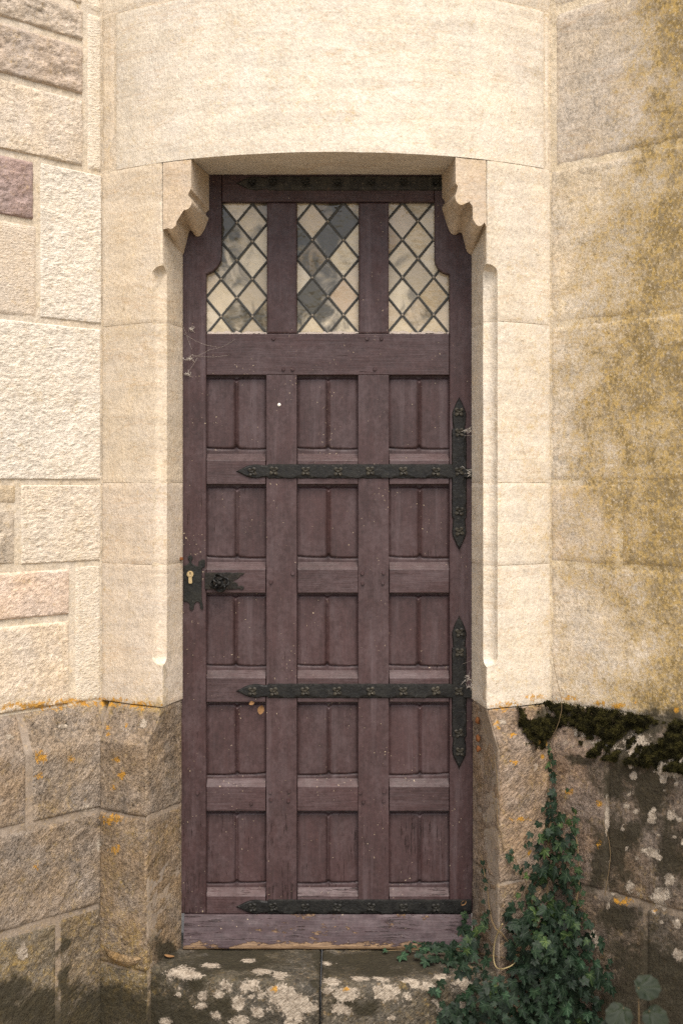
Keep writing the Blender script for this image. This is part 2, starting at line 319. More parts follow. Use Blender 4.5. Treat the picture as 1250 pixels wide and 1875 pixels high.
DARK = [(1120, 1430, 40, 70), (1170, 1450, 36, 90), (1215, 1400, 60, 60), (1160, 1520, 50, 60), (1090, 1580, 26, 110), (1150, 1400, 90, 90), (1200, 1450, 70, 100), (1130, 1560, 60, 100), (1230, 1560, 50, 130), (1060, 1390, 40, 26), (1190, 1800, 140, 180), (1130, 1690, 70, 60), (985, 1330, 46, 40), (1060, 1320, 60, 40), (1180, 1330, 90, 50), (1250, 1340, 60, 60),
        (105, 1730, 12, 24), (115, 1800, 16, 60), (100, 1885, 170, 60), (330, 1860, 260, 60), (190, 1840, 120, 60), (300, 1745, 40, 40), (585, 1780, 10, 60), (430, 1750, 180, 24), (640, 1755, 160, 22), (0, 1815, 70, 40), (650, 1840, 60, 40), (50, 1850, 120, 50), (840, 1860, 70, 50), (430, 1765, 190, 40), (690, 1765, 200, 40), (330, 1790, 90, 30)]
ORANGE = [(60, 1293, 100, 13), (130, 1287, 80, 14), (200, 1285, 60, 13), (255, 1291, 50, 13), (232, 1327, 9, 9), (197, 1331, 12, 8), (200, 1345, 9, 7), (216, 1390, 14, 10), (222, 1420, 14, 12), (208, 1444, 10, 10), (915, 1294, 34, 15), (940, 1288, 26, 12), (980, 1277, 34, 9), (1040, 1278, 34, 8), (1100, 1288, 26, 9), (1130, 1292, 18, 9), (1160, 1284, 8, 8), (1240, 1300, 9, 9), (912, 1326, 12, 12),
          (935, 1345, 14, 8), (985, 1360, 22, 10), (75, 1385, 16, 18), (72, 1420, 12, 14), (210, 1500, 34, 16), (212, 1555, 18, 14), (68, 1588, 14, 10), (130, 1390, 10, 10), 
          (1140, 1650, 26, 12), (1100, 1470, 16, 10), (1093, 1545, 9, 14), (990, 1385, 10, 8), (938, 1395, 14, 10), (955, 1500, 30, 8), (1040, 1448, 14, 10), (1200, 1665, 10, 8), (500, 1812, 10, 10), (633, 1812, 12, 8), (970, 1560, 10, 10)]
def stains(P):
    X, Y, Z = P[:, 0], P[:, 1], P[:, 2]
    px = PCX + X / Y * F; py = PHY - (Z - H) / Y * F
    wob = (fbm(P * 16, 4, 40) - 0.5); px2 = px + 60 * wob; py2 = py + 60 * (fbm(P * 16, 4, 50) - 0.5)
    upper = 1 - sstep(1280, 1330, py)
    al = upper * (sstep(1005, 1280, px2) * 0.74 + 0.20 * sstep(1000, 1060, px2) * sstep(300, 380, py2)) + upper * 0.22 * sstep(900, 1000, px2) * sstep(300, 700, py2)
    al += upper * 0.25 * sstep(1080, 1220, px2) * np.exp(-((py2 - 680) / 90.0) ** 2)
    al += upper * 0.42 * sstep(1060, 1200, px) * (np.exp(-((py - (597 - 0.117 * (px - 1007))) / 13.0) ** 2) + np.exp(-((py - 884) / 11.0) ** 2))
    al += upper * 0.10 * sstep(1120, 1240, px2) * (py2 < 330)
    al -= upper * 0.35 * np.exp(-(((px2 - 1120) / 110) ** 2 + ((py2 - 1170) / 130) ** 2)) + upper * 0.12 * (py < 250) * sstep(1010, 1060, px) * (1 - sstep(1150, 1250, px))
    al += 0.22 * sstep(1640, 1780, py2) * (px < 285) + 0.14 * (px > 187) * (px < 275) * sstep(1350, 1700, py2)
    al += 0.40 * (px < 300) * np.exp(-((py - 1290) / 15.0) ** 2)
    dk = ell(px2, py2, DARK) * 1.15; dk += 0.20 * sstep(1730, 1870, py2) * ((px < 300) | (px > 1050))
    pl = ell(px + 14 * wob, py, PALE) * 0.55; pl = np.where(pl > 0, pl + 0.27, 0)
    og = ell(px + 10 * wob, py, ORANGE); og = np.where(og > 0, og * 0.5 + 0.32, 0)
    al = al * (0.72 + 0.6 * fbm(P * 9, 4, 60)) 
    return np.stack([np.clip(al, 0, 0.95), np.clip(dk, 0, 1.2), pl], 1), og

# relief of the stone faces
def relief(P, style, seed):
    if style == 'ashlar': d = (fbm(P * 45, 3, seed) - 0.5) * 0.0014 + (fbm(P * 5, 2, seed + 3) - 0.5) * 0.003; c = 0 * d
    elif style == 'picked':
        q = P * np.array([62.0, 62.0, 140.0]); q[:, 2] += 5.0 * fbm(P * 26, 3, 5)
        n = fbm(q, 3, seed, 0.6); d = (n - 0.5) * 0.0050 + (fbm(P * 7, 2, seed + 3) - 0.5) * 0.003; c = (n - 0.5) * 1.5
    elif style == 'rough':
        n = fbm(P * np.array([30.0, 30.0, 48.0]), 4, seed, 0.74); d = (n - 0.5) * 0.020 + (fbm(P * 9, 2, seed + 3) - 0.5) * 0.008; c = (n - 0.5) * 2.4
    elif style == 'chisel':
        a = (P[:, 0] + P[:, 2]) * 0.7071; b = (P[:, 0] - P[:, 2]) * 0.7071
        n = fbm(np.stack([a * 22, b * 75, P[:, 1] * 30], 1), 3, seed, 0.6); d = (n - 0.5) * 0.008 + (fbm(P * 6, 3, seed + 3) - 0.5) * 0.009; c = (n - 0.5) * 1.6
    elif style == 'step':
        n = fbm(P * 30, 4, seed, 0.6); d = (n - 0.5) * 0.008 + (fbm(P * 7, 2, seed + 3) - 0.5) * 0.010; c = (n - 0.5) * 1.2
    else: n = fbm(P * 38, 4, seed); d = (n - 0.5) * 0.004; c = (n - 0.5) * 0.6
    return d, c

def stone_grid(name, P, mat, parent, color, style='ashlar', gap=0.0015, edge=0.004, depth=0.06, seed=None, core=None, stain=True):
    """P: rows x columns of points on the finished face, columns to the right and rows upward as one faces it."""
    nz, nu, _ = P.shape; seed = int(RNG.integers(1, 9000)) if seed is None else seed
    du = np.gradient(P, axis=1); dz = np.gradient(P, axis=0); N = np.cross(du, dz); N /= np.linalg.norm(N, axis=2, keepdims=True) + 1e-12
    lu = np.linalg.norm(np.diff(P, axis=1), axis=2); lz = np.linalg.norm(np.diff(P, axis=0), axis=2)
    cu = np.concatenate([np.zeros((nz, 1)), np.cumsum(lu, 1)], 1); cz = np.concatenate([np.zeros((1, nu)), np.cumsum(lz, 0)], 0)
    e = np.minimum(np.minimum(cu, cu[:, -1:] - cu), np.minimum(cz, cz[-1:] - cz))
    flat = P.reshape(-1, 3); d, c = relief(flat, style, seed)
    ew = edge * (1 + 0.9 * (fbm(flat * 40, 2, seed + 9) - 0.5)).reshape(nz, nu)
    fall = edge * (1 - np.sqrt(np.clip(1 - (1 - np.clip(e / np.maximum(ew, 1e-5), 0, 1)) ** 2, 0, 1)))
    keep = np.clip(e / max(edge * 2.5, 0.004), 0, 1).reshape(-1)
    Q = flat + N.reshape(-1, 3) * (d * (0.25 + 0.75 * keep) - fall.reshape(-1))[:, None]
    Q = Q.reshape(nz, nu, 3)
    idx = np.arange(nz * nu).reshape(nz, nu)
    faces = np.stack([idx[:-1, :-1], idx[:-1, 1:], idx[1:, 1:], idx[1:, :-1]], -1).reshape(-1, 4).tolist()
    ring = list(idx[0, :]) + list(idx[1:, -1]) + list(idx[-1, -2::-1]) + list(idx[-2:0:-1, 0])
    Nr = N.reshape(-1, 3)
    if core is None: B = [Q.reshape(-1, 3)[i] - Nr[i] * depth for i in ring]
    else:
        B = []
        for i in ring:
            q = Q.reshape(-1, 3)[i]; v = np.array([core[0] - q[0], core[1] - q[1], 0.0]); B.append(q + v / np.linalg.norm(v) * depth)
    n0 = nz * nu; m = len(ring)
    V = np.concatenate([Q.reshape(-1, 3), np.array(B)])
    faces += [[int(ring[(k + 1) % m]), int(ring[k]), n0 + k, n0 + (k + 1) % m] for k in range(m)]
    me = mesh_from(name, V, faces, True, 50)
    cc = np.concatenate([c * keep, np.zeros(m)]); fattr(me, 'relief', cc)
    if stain:
        s, og = stains(V); fattr(me, 'stain', s, 'FLOAT_VECTOR'); fattr(me, 'lichen', og)
    return link(name, me, mat, parent, color)

def axis_pts(a, b, res): return np.linspace(a, b, max(2, int(round(abs(b - a) / res)) + 1))
def wall_patch(side, u0, u1, z0, z1, res, off=0.0, plinth=False, proud=0.0, zfun=None):
    C, D, N = (CL, DL, NL) if side < 0 else (CR, DR, NR)
    us = axis_pts(u0, u1, res)
    if side < 0: us = us[::-1] if us[0] < us[-1] else us           # rightwards: towards the corner
    zs = axis_pts(z0, z1, res)
    if plinth: zs = np.unique(np.concatenate([zs[(np.abs(zs - ZPS) > 0.003) & (np.abs(zs - ZP) > 0.003)], [z for z in (ZPS,) if z0 < z < z1], [z0, z1]]))
    U, Z = np.meshgrid(us, zs)
    o = (poff(Z) if plinth else 0 * Z) + off + proud
    XY = C + U[..., None] * D + o[..., None] * N
    return np.concatenate([XY, Z[..., None]], -1)
def block(name, side, x0, x1, z0, z1, mat, color, style, parent, g=(0.004, 0.004, 0.004, 0.004), res=0.006, plinth=False, proud=0.0, edge=0.004, **k):
    """a stone between photo columns x0..x1 on a flat wall; g: gaps left, right, bottom, top"""
    off = PROJ if plinth else 0
    ua = wall_u(x0, side, off)[0]; ub = wall_u(x1, side, off)[0]
    u0, u1 = (ua - g[0], ub + g[1]) if side < 0 else (ua + g[0], ub - g[1])
    P = wall_patch(side, u0, u1, z0 + g[2], z1 - g[3], res, plinth=plinth, proud=proud)
    return stone_grid(name, P, mat, parent, color, style, edge=edge, **k)
def zl(px, py, side=-1, off=0.0): return zz(py, wall_u(px, side, off)[1])

def arc_cols(t0, t1, res=0.007): return axis_pts(t0, t1, res / R)
def tower_patch(t0, t1, z0, z1, res=0.007, off=0.0, plinth=False, zgrade=None):
    ts = arc_cols(t0, t1, res); zs = axis_pts(z0, z1, res)
    T, Z = np.meshgrid(ts, zs); r = R + off + (poff(Z) if plinth else 0)
    return np.stack([CX + r * np.sin(T), CY - r * np.cos(T), Z], -1)

# jamb profile: arc, optional stopped chamfer, reveal
CHTOP_L, CHBOT_L = zz(482, 3.47), zz(1222, 3.47)
def cham(z):
    t = np.clip(min((CHTOP_L - z), (z - CHBOT_L)) / 0.022, 0, 1); return math.sqrt(max(0, 1 - (1 - t) ** 2))
TA = {-1: theta(297), 1: theta(890.5)}                      # arris above the plinth
TF = {-1: theta(276), 1: theta(912)}                        # front line of the chamfer
TP = {-1: theta(268, R + PROJ), 1: theta(914, R + PROJ)}    # arris of the plinth
XB = {-1: kx(335.5) * REVY, 1: kx(862) * REVY}
def jamb_row(side, z, tend, plinth, res, off=0.0, nrev=16, backy=REVY):
    f = float(np.clip((ZP - z) / (ZP - ZPS), 0, 1)) if plinth else 0.0
    r = R + off + (poff(z) if plinth else 0); ta = TA[side] * (1 - f) + TP[side] * f
    c = 0.06 if plinth else max(0.06, cham(z))
    tf = ta + side * 0.0335 * c
    pf = arc(tf, r); b = np.array([XB[side] - side * off, backy])
    pa = arc(ta, r); pin = pa + (b - pa) * (0.22 * c)          # inner line of the chamfer on the reveal
    nA = max(3, int(abs(TA[side] - tend) * R / res))
    A = [arc(t, r) for t in np.linspace(tend, tf, nA)]
    ch = []
    for k in range(1, 8):
        t = k / 8.0; q = pf + (pin - pf) * t; mid = (pa - (pf + pin) / 2)
        ch.append(q - mid * (0.30 * c * math.sin(math.pi * t)))
    rv = [pin + (b - pin) * t for t in np.linspace(0, 1, nrev)]
    row = A + ch + rv
    if side > 0: row = row[::-1]
    return [(p[0], p[1], z) for p in row]
def jamb_patch(side, z0, z1, px_end, plinth, res=0.007, off=0.0, backy=REVY):
    tend = theta(px_end, R + (PROJ if plinth else 0)); zs = set(np.round(axis_pts(z0, z1, res), 5))
    if not plinth:
        for zc in (CHTOP_L, CHBOT_L):
            for k in np.linspace(0, 0.022, 8):
                z = zc - k if zc == CHTOP_L else zc + k
                if z0 < z < z1: zs.add(round(z, 5))
    elif z0 < ZPS < z1: zs.add(round(ZPS, 5))
    return np.array([jamb_row(side, z, tend, plinth, res, off, backy=backy) for z in sorted(zs)])

# ------------------------------------------------------------------ ground
bm = bmesh.new(); bmesh.ops.create_grid(bm, x_segments=40, y_segments=40, size=60)
for v in bm.verts: v.co.z = 0.01 * random.random() - 0.02
g = link('ground', bm_mesh('ground', bm), M['bounce_gravel'], None); tag(g, kind='structure')

CREAM = (0.57, 0.485, 0.37); CREAM2 = (0.605, 0.535, 0.43); WHITEST = (0.62, 0.565, 0.475); MORT = (0.53, 0.46, 0.36); BROWN = (0.185, 0.14, 0.10); GREYB = (0.20, 0.165, 0.13)

# ------------------------------------------------------------------ left wall
lw = thing('stone_wall', 'pale wall of roughly picked stones in wide mortar joints left of the turret', 'wall', (CL[0] - 0.6, CL[1] - 0.6, 0))
def LW(x0, x1, za, zb, mat, col, style, **k):
    o = block('stone', -1, x0, x1, za, zb, M[mat], col, style, None, **k); attach(o, lw); return o
J = lambda py0, py187: (zl(0, py0) + zl(186.9, py187)) / 2        # a level course joint seen at both ends
zA, zB, zC = zl(155, 81), zl(155, 179), H + 0.857
zD, zE = ZJ1, ZJ2
GP = (0.006, 0.007, 0.007, 0.007)
LW(-60, 157, zA, zl(155, 14), 'rough', (0.46, 0.385, 0.30), 'rough', g=GP, res=0.005, proud=0.004, edge=0.01)
LW(-60, 157, zl(155, 16), ZTOP + 0.10, 'rough', (0.50, 0.425, 0.33), 'rough', g=GP, res=0.008, proud=0.002, edge=0.01)
LW(-60, 157, zB, zA, 'rough', (0.41, 0.34, 0.275), 'rough', g=GP, res=0.005, proud=0.006, edge=0.012)
LW(-60, 157, zC, zB, 'rough', (0.56, 0.48, 0.38), 'picked', g=GP, res=0.005, proud=0.003, edge=0.01)
LW(159, 187, zC, zl(187, 28), 'picked', CREAM2, 'ashlar', g=(0.006, 0.0, 0.004, 0.005), res=0.006)
LW(159, 187, zl(187, 28), ZTOP + 0.10, 'picked', CREAM2, 'picked', g=(0.006, 0.0, 0.004, 0.005), res=0.008)
zq = zl(30, 403)
LW(-60, 67, zq, zC, 'rough', (0.31, 0.235, 0.21), 'rough', g=GP, res=0.005, proud=0.004, edge=0.012)
LW(-60, 72, zD, zq, 'picked', (0.57, 0.49, 0.39), 'ashlar', g=GP, res=0.006)
LW(72, 187, zD, zC, 'picked', WHITEST, 'picked', g=(0.006, 0.0, 0.008, 0.006), res=0.003, edge=0.004)
LW(-60, 187, zE, zD, 'picked', WHITEST, 'picked', g=(0.006, 0.003, 0.008, 0.007), res=0.003, edge=0.004)
LW(34, 187, ZJ3, zE, 'picked', (0.60, 0.525, 0.42), 'picked', g=(0.010, 0.003, 0.006, 0.006), res=0.003, edge=0.004)
LW(-60, 34, ZJ3, zl(20, 926), 'rough', (0.43, 0.36, 0.27), 'rough', g=GP, res=0.006, edge=0.01)
LW(-60, 34, zl(20, 926), zE, 'rough', (0.47, 0.38, 0.26), 'ashlar', g=GP, res=0.006)
zF = zl(60, 1137)
LW(-60, 132, zF, ZJ3, 'rough', (0.585, 0.465, 0.365), 'picked', g=(0.006, 0.007, 0.008, 0.012), res=0.005, proud=0.003, edge=0.008)
LW(-60, 132, ZP, zF, 'rough', (0.575, 0.485, 0.375), 'picked', g=(0.006, 0.008, 0.002, 0.008), res=0.005, proud=0.003, edge=0.008)
LW(136, 187, ZP, ZJ3, 'picked', CREAM2, 'ashlar', g=(0.006, 0.0015, 0.001, 0.006), res=0.006)
PB = dict(plinth=True, res=0.006, edge=0.006)
LW(-60, 55, ZJ4, ZP, 'plinth', (0.245, 0.192, 0.142), 'chisel', g=(0.01, 0.009, 0.008, 0.001), **PB)
LW(55, 187, ZJ4, ZP, 'plinth', (0.25, 0.20, 0.15), 'chisel', g=(0.009, -0.02, 0.007, 0.001), **PB)
zG = zl(187, 1660, -1, PROJ)
LW(-60, 187, zG, ZJ4, 'plinth', (0.23, 0.182, 0.135), 'chisel', g=(0.01, -0.02, 0.008, 0.007), **PB)
LW(-60, 108, -0.05, zG, 'plinth', (0.145, 0.12, 0.085), 'chisel', g=(0.01, 0.007, 0.0, 0.010), **PB)
LW(108, 187, -0.05, zG, 'plinth', (0.15, 0.12, 0.085), 'chisel', g=(0.007, -0.02, 0.0, 0.002), **PB)
# the wall beyond the picture, in the same courses
u60 = wall_u(-60, -1)[0]
for i, (a, b, st, pl) in enumerate([(-0.05, zG, 'chisel', True), (zG, ZJ4, 'chisel', True), (ZJ4, ZP, 'chisel', True), (ZP, ZJ3, 'picked', False), (ZJ3, zE, 'picked', False), (zE, zD, 'picked', False), (zD, zC, 'picked', False), (zC, ZTOP + 0.10, 'rough', False)]):
    u = u60
    while u < u60 + 1.5:
        L = random.uniform(0.3, 0.55)
        P = wall_patch(-1, u + 0.006, u + L - 0.006, a + 0.007, b - 0.007, 0.03, plinth=pl)
        attach(stone_grid('stone', P, M['plinth' if pl else 'rough'], None, BROWN if pl else (0.5 + random.uniform(-.08, .05), 0.4, 0.28), st, edge=0.006, stain=False), lw); u += L
ULMAX = u60 + 1.5
for i in range(2):                      # two more courses on top, across the whole wall
    a = ZTOP + 0.10 + 0.33 * i; u = 0.0
    while u < ULMAX:
        L = min(random.uniform(0.3, 0.6), ULMAX - u + 0.01)
        P = wall_patch(-1, u + 0.006, u + L - 0.006, a + 0.007, a + 0.33 - 0.007, 0.03)
        attach(stone_grid('stone', P, M['picked'], None, CREAM2, 'picked', edge=0.006, stain=False), lw); u += L
TOPZ = ZTOP + 0.76
for za, zb, c in ((-0.05, ZP - 0.004, (0.26, 0.21, 0.16)), (ZP - 0.004, TOPZ, MORT)):
    P = wall_patch(-1, -0.04, ULMAX, za, zb, 0.008, off=-0.0035, plinth=True)
    attach(stone_grid('mortar', P, M['mortar'], None, c, 'mortar', depth=0.30, edge=0.001), lw)

# ------------------------------------------------------------------ right wall
rw = thing('stone_wall', 'smooth block wall stained ochre by algae over a mossy plinth', 'wall', (CR[0] + 0.6, CR[1] - 0.6, 0))
def RW(x0, x1, za, zb, mat, col, style, **k):
    o = block('stone', 1, x0, x1, za, zb, M[mat], col, style, None, **k); attach(o, rw); return o
G2 = (0.001, 0.006, 0.006, 0.006)
MC = (0.58, 0.50, 0.385)
RW(1016, 1330, ZL, ZTOP - 0.005, 'mossy', (0.50, 0.43, 0.34), 'ashlar', g=(0.002, 0.006, 0.007, 0.005), res=0.008, edge=0.0024)
RW(1007, 1330, ZJ1, ZL, 'mossy', MC, 'ashlar', g=(0.0012, 0.006, 0.005, 0.007), res=0.008, edge=0.0024)
RW(1007, 1330, ZJ2, ZJ1, 'mossy', MC, 'ashlar', g=(0.0012, 0.006, 0.006, 0.006), res=0.008, edge=0.0024)
RW(1007, 1134, ZJ3, ZJ2, 'mossy', (0.56, 0.47, 0.355), 'ashlar', g=(0.0012, 0.008, 0.006, 0.006), res=0.008, edge=0.0024)
RW(1134, 1330, ZJ3, ZJ2, 'mossy', (0.49, 0.41, 0.30), 'ashlar', g=(0.007, 0.006, 0.007, 0.006), res=0.008, edge=0.0024)
RW(1007, 1330, ZP, ZJ3, 'mossy', (0.59, 0.51, 0.40), 'ashlar', g=(0.0012, 0.006, 0.001, 0.004), res=0.008, edge=0.0024)
RB = dict(plinth=True, res=0.006, edge=0.005)
zK = zl(1100, 1636, 1, PROJ)
RW(1003, 1108, zK, ZP, 'plinth', (0.20, 0.145, 0.105), 'chisel', g=(-0.02, 0.006, 0.006, 0.001), **RB)
RW(1108, 1330, zK, ZP, 'plinth', (0.165, 0.125, 0.092), 'chisel', g=(0.006, 0.006, 0.007, 0.001), **RB)
RW(1003, 1180, -0.05, zK, 'plinth', (0.13, 0.10, 0.075), 'chisel', g=(-0.02, 0.004, 0.0, 0.006), **RB)
RW(1180, 1330, -0.05, zK, 'plinth', (0.12, 0.095, 0.07), 'chisel', g=(0.004, 0.006, 0.0, 0.007), **RB)
u33 = wall_u(1330, 1)[0]; URMAX = u33 + 1.5
for a, b, st, pl in [(-0.05, zK, 'chisel', True), (zK, ZP, 'chisel', True), (ZP, ZJ3, 'ashlar', False), (ZJ3, ZJ2, 'ashlar', False), (ZJ2, ZJ1, 'ashlar', False), (ZJ1, ZL, 'ashlar', False), (ZL, ZTOP - 0.005, 'ashlar', False)]:
    u = u33
    while u < URMAX:
        L = random.uniform(0.4, 0.7)
        P = wall_patch(1, u + 0.005, u + L - 0.005, a + 0.006, b - 0.006, 0.03, plinth=pl)
        attach(stone_grid('stone', P, M['plinth' if pl else 'mossy'], None, BROWN if pl else MC, st, edge=0.005), rw); u += L
for i in range(2):
    a = ZTOP - 0.005 + 0.38 * i; u = 0.0
    while u < URMAX:
        L = min(random.uniform(0.4, 0.7), URMAX - u + 0.01)
        P = wall_patch(1, u + 0.005, u + L - 0.005, a + 0.005, a + 0.38 - 0.005, 0.02)
        attach(stone_grid('stone', P, M['mossy'], None, MC, 'ashlar', edge=0.005), rw); u += L
for za, zb, c in ((-0.05, ZP - 0.004, (0.20, 0.16, 0.12)), (ZP - 0.004, ZTOP + 0.755, (0.62, 0.53, 0.39))):
    P = wall_patch(1, -0.04, URMAX, za, zb, 0.010, off=-0.0035 if c[0] < 0.3 else -0.0018, plinth=True)
    attach(stone_grid('mortar', P, M['mortar'], None, c, 'mortar', depth=0.30, edge=0.001), rw)

# ------------------------------------------------------------------ round turret front with the doorway
tw = thing('turret_wall', 'curved front of cream ashlar with the doorway, its big lintel and two carved corbels', 'wall', (CX, DOORY, 0))
def TW(o): attach(o, tw); return o
TLc, TRc = theta(187), theta(1007)
gj = 0.0008
JL = [(ZJ1, ZL, CREAM), (ZJ2, ZJ1, CREAM), (ZJ3, ZJ2, (0.565, 0.48, 0.375)), (ZP, ZJ3, (0.56, 0.48, 0.38))]
CORE = {-1: (0.5 * (CL[0] + XB[-1]), REVY + 0.01), 1: (0.5 * (CR[0] + XB[1]), REVY + 0.01)}
for a, b, c in JL:
    TW(stone_grid('stone', jamb_patch(-1, a + gj, b - gj, 187, False), M['ashlar'], None, c, 'ashlar', edge=0.0012, depth=0.03, core=CORE[-1]))
for a, b, c in [(ZJ1, ZL, CREAM2), (ZJ2, ZJ1, CREAM2), (ZJ3, ZJ2, CREAM2), (ZP, ZJ3, CREAM2)]:
    TW(stone_grid('stone', jamb_patch(1, a + gj, b - gj, 1006, False), M['ashlar'], None, c, 'ashlar', edge=0.0012, depth=0.03, core=CORE[1]))
gp = 0.0025
for a, b, c in [(ZJ4, ZP, (0.25, 0.195, 0.142)), (ZSILL - 0.012, ZJ4, (0.22, 0.165, 0.112)), (-0.05, ZSILL - 0.012, (0.12, 0.10, 0.07))]:
    TW(stone_grid('stone', jamb_patch(-1, a + gp, b - gp, 181, True, 0.006), M['plinth'], None, c, 'chisel', edge=0.005, depth=0.03, core=CORE[-1]))
for a, b, c in [(ZRJ, ZP, (0.235, 0.175, 0.125)), (-0.05, ZRJ, (0.18, 0.135, 0.095))]:
    TW(stone_grid('stone', jamb_patch(1, a + gp, b - gp, 1014, True, 0.006), M['plinth'], None, c, 'chisel', edge=0.005, depth=0.03, core=CORE[1]))
# chipped foot of the left jamb: a broken slab edge showing fresh tan stone
def slab():
    t0, t1 = theta(192, R + PROJ), theta(264, R + PROJ); V = []; n = 14
    for j in range(5):
        for i in range(n):
            t = i / (n - 1); th = t0 + (t1 - t0) * t; s = math.sin(math.pi * min(1, t * 1.02 + 0.02)) ** 0.6
            z = zz(1757, 3.45) + (-0.004 * t) - (0.034 * s * (j / 4.0)); r = R + PROJ + 0.022 * s * math.sin(math.pi * (0.25 + 0.6 * j / 4.0)) - 0.002
            r += 0.004 * (random.random() - 0.5); p = arc(th, r); V.append((p[0], p[1], z))
    f = [[j * n + i, (j + 1) * n + i, (j + 1) * n + i + 1, j * n + i + 1] for j in range(4) for i in range(n - 1)]
    return mesh_from('chipped_edge', V, f)
TW(link('chipped_edge', slab(), M['plinth'], None, (0.25, 0.175, 0.10)))
# lintel: soffit and face in one block, quoins at both ends
def lintel_patch(t0, t1, z0, z1, res=0.007):
    ts = arc_cols(t0, t1, res); rows = []
    for k in np.linspace(0, 1, 22)[:-1]:
        row = []
        for t in ts:
            p = arc(t); y = max(REVY + 0.02, p[1] + 0.02); row.append((p[0], y + (p[1] - y) * k, z0))
        rows.append(row)
    for z in axis_pts(z0, z1, res): rows.append([(*arc(t), z) for t in ts])
    return np.array(rows)
TW(stone_grid('lintel', lintel_patch(theta(213), theta(995), ZL + 0.0006, ZTOP - 0.002), M['ashlar'], None, (0.61, 0.547, 0.448), 'ashlar', edge=0.0012, depth=0.05))
TW(stone_grid('stone', tower_patch(TLc, theta(208), ZL + 0.0015, zl(187, 28)), M['ashlar'], None, CREAM, 'ashlar', edge=0.0025))
TW(stone_grid('stone', tower_patch(theta(998), theta(1004), ZL + 0.0015, ZTOP - 0.002), M['ashlar'], None, CREAM2, 'ashlar', edge=0.002))
for i in range(2):
    a = ZTOP + 0.375 * i; ts = np.linspace(TLc, TRc, 3 + i)
    for t0, t1 in zip(ts, ts[1:]):
        TW(stone_grid('stone', tower_patch(t0 + 0.001, t1 - 0.001, a + 0.002, a + 0.373, 0.012), M['ashlar'], None, CREAM2, 'ashlar', edge=0.0025))
mc = (0.54, 0.46, 0.35)
def mort(P, d=0.28, core=None): TW(stone_grid('mortar', P, M['mortar'], None, mc, 'flat', depth=d, edge=0.0008, core=core))
mort(jamb_patch(-1, ZP, ZL, 176, False, 0.012, -0.0022), 0.03, CORE[-1]); mort(jamb_patch(1, ZP, ZL, 1018, False, 0.012, -0.0022), 0.03, CORE[1])
mc = (0.26, 0.21, 0.16); mort(jamb_patch(-1, -0.05, ZP - 0.002, 176, True, 0.012, -0.004), 0.03, CORE[-1]); mort(jamb_patch(1, -0.05, ZP - 0.002, 1018, True, 0.012, -0.004), 0.03, CORE[1]); mc = (0.54, 0.46, 0.35)
mort(tower_patch(TLc - 0.03, TRc + 0.03, ZL + 0.06, TOPZ, 0.014, -0.0025))
mort(tower_patch(TLc - 0.03, theta(292), ZL - 0.02, ZL + 0.10, 0.014, -0.0012)); mort(tower_patch(theta(897), TRc + 0.03, ZL - 0.02, ZL + 0.10, 0.014, -0.0012))

# carved corbels: moulded profile running from the face back to the door, dropping as it goes
def resample(pts, n):
    pts = np.array(pts, float); seg = np.concatenate([[0], np.cumsum(np.ones(len(pts) - 1))]); t = np.linspace(0, seg[-1], n); out = []
    for v in t:
        i = min(int(v), len(pts) - 2); f = v - i
        p0, p1, p2, p3 = pts[max(i - 1, 0)], pts[i], pts[i + 1], pts[min(i + 2, len(pts) - 1)]
        out.append(0.5 * ((2 * p1) + (-p0 + p2) * f + (2 * p0 - 5 * p1 + 4 * p2 - p3) * f * f + (-p0 + 3 * p1 - 3 * p2 + p3) * f ** 3))
    return np.array(out)
FP = {-1: [(350, 346), (344, 350), (344, 357), (349, 362), (351, 371), (347, 380), (339, 384), (331, 380), (325, 374), (319, 379), (316, 389), (319, 399), (323, 406), (321, 414), (313, 419), (305, 415), (301, 411), (298.5, 420)],
      1: [(834, 336), (839, 342), (839, 349), (834, 355), (833, 363), (837, 371), (844, 375), (852, 372), (858, 366), (865, 370), (869, 380), (866, 391), (865, 399), (870, 409), (877, 414), (884, 410), (887, 406), (890, 417)]}
BP = {-1: [(383, 385), (379, 388), (377, 392), (379, 396), (382, 400), (379, 409), (374, 421), (366, 432), (358, 432), (353, 425), (348, 422), (345, 429), (342, 442), (339, 453), (336, 465), (330, 470), (324, 467), (318, 462)],
      1: [(809, 362), (812, 366), (814, 371), (811, 376), (809, 382), (813, 396), (819, 415), (825, 427), (833, 430), (840, 426), (845, 427), (848, 438), (851, 450), (854, 460), (862, 466.5), (868, 464), (872, 461), (878, 459)]}
TOPF = {-1: (350, 288), 1: (833.5, 285)}; TOPB = {-1: (383, 316), 1: (808, 314)}
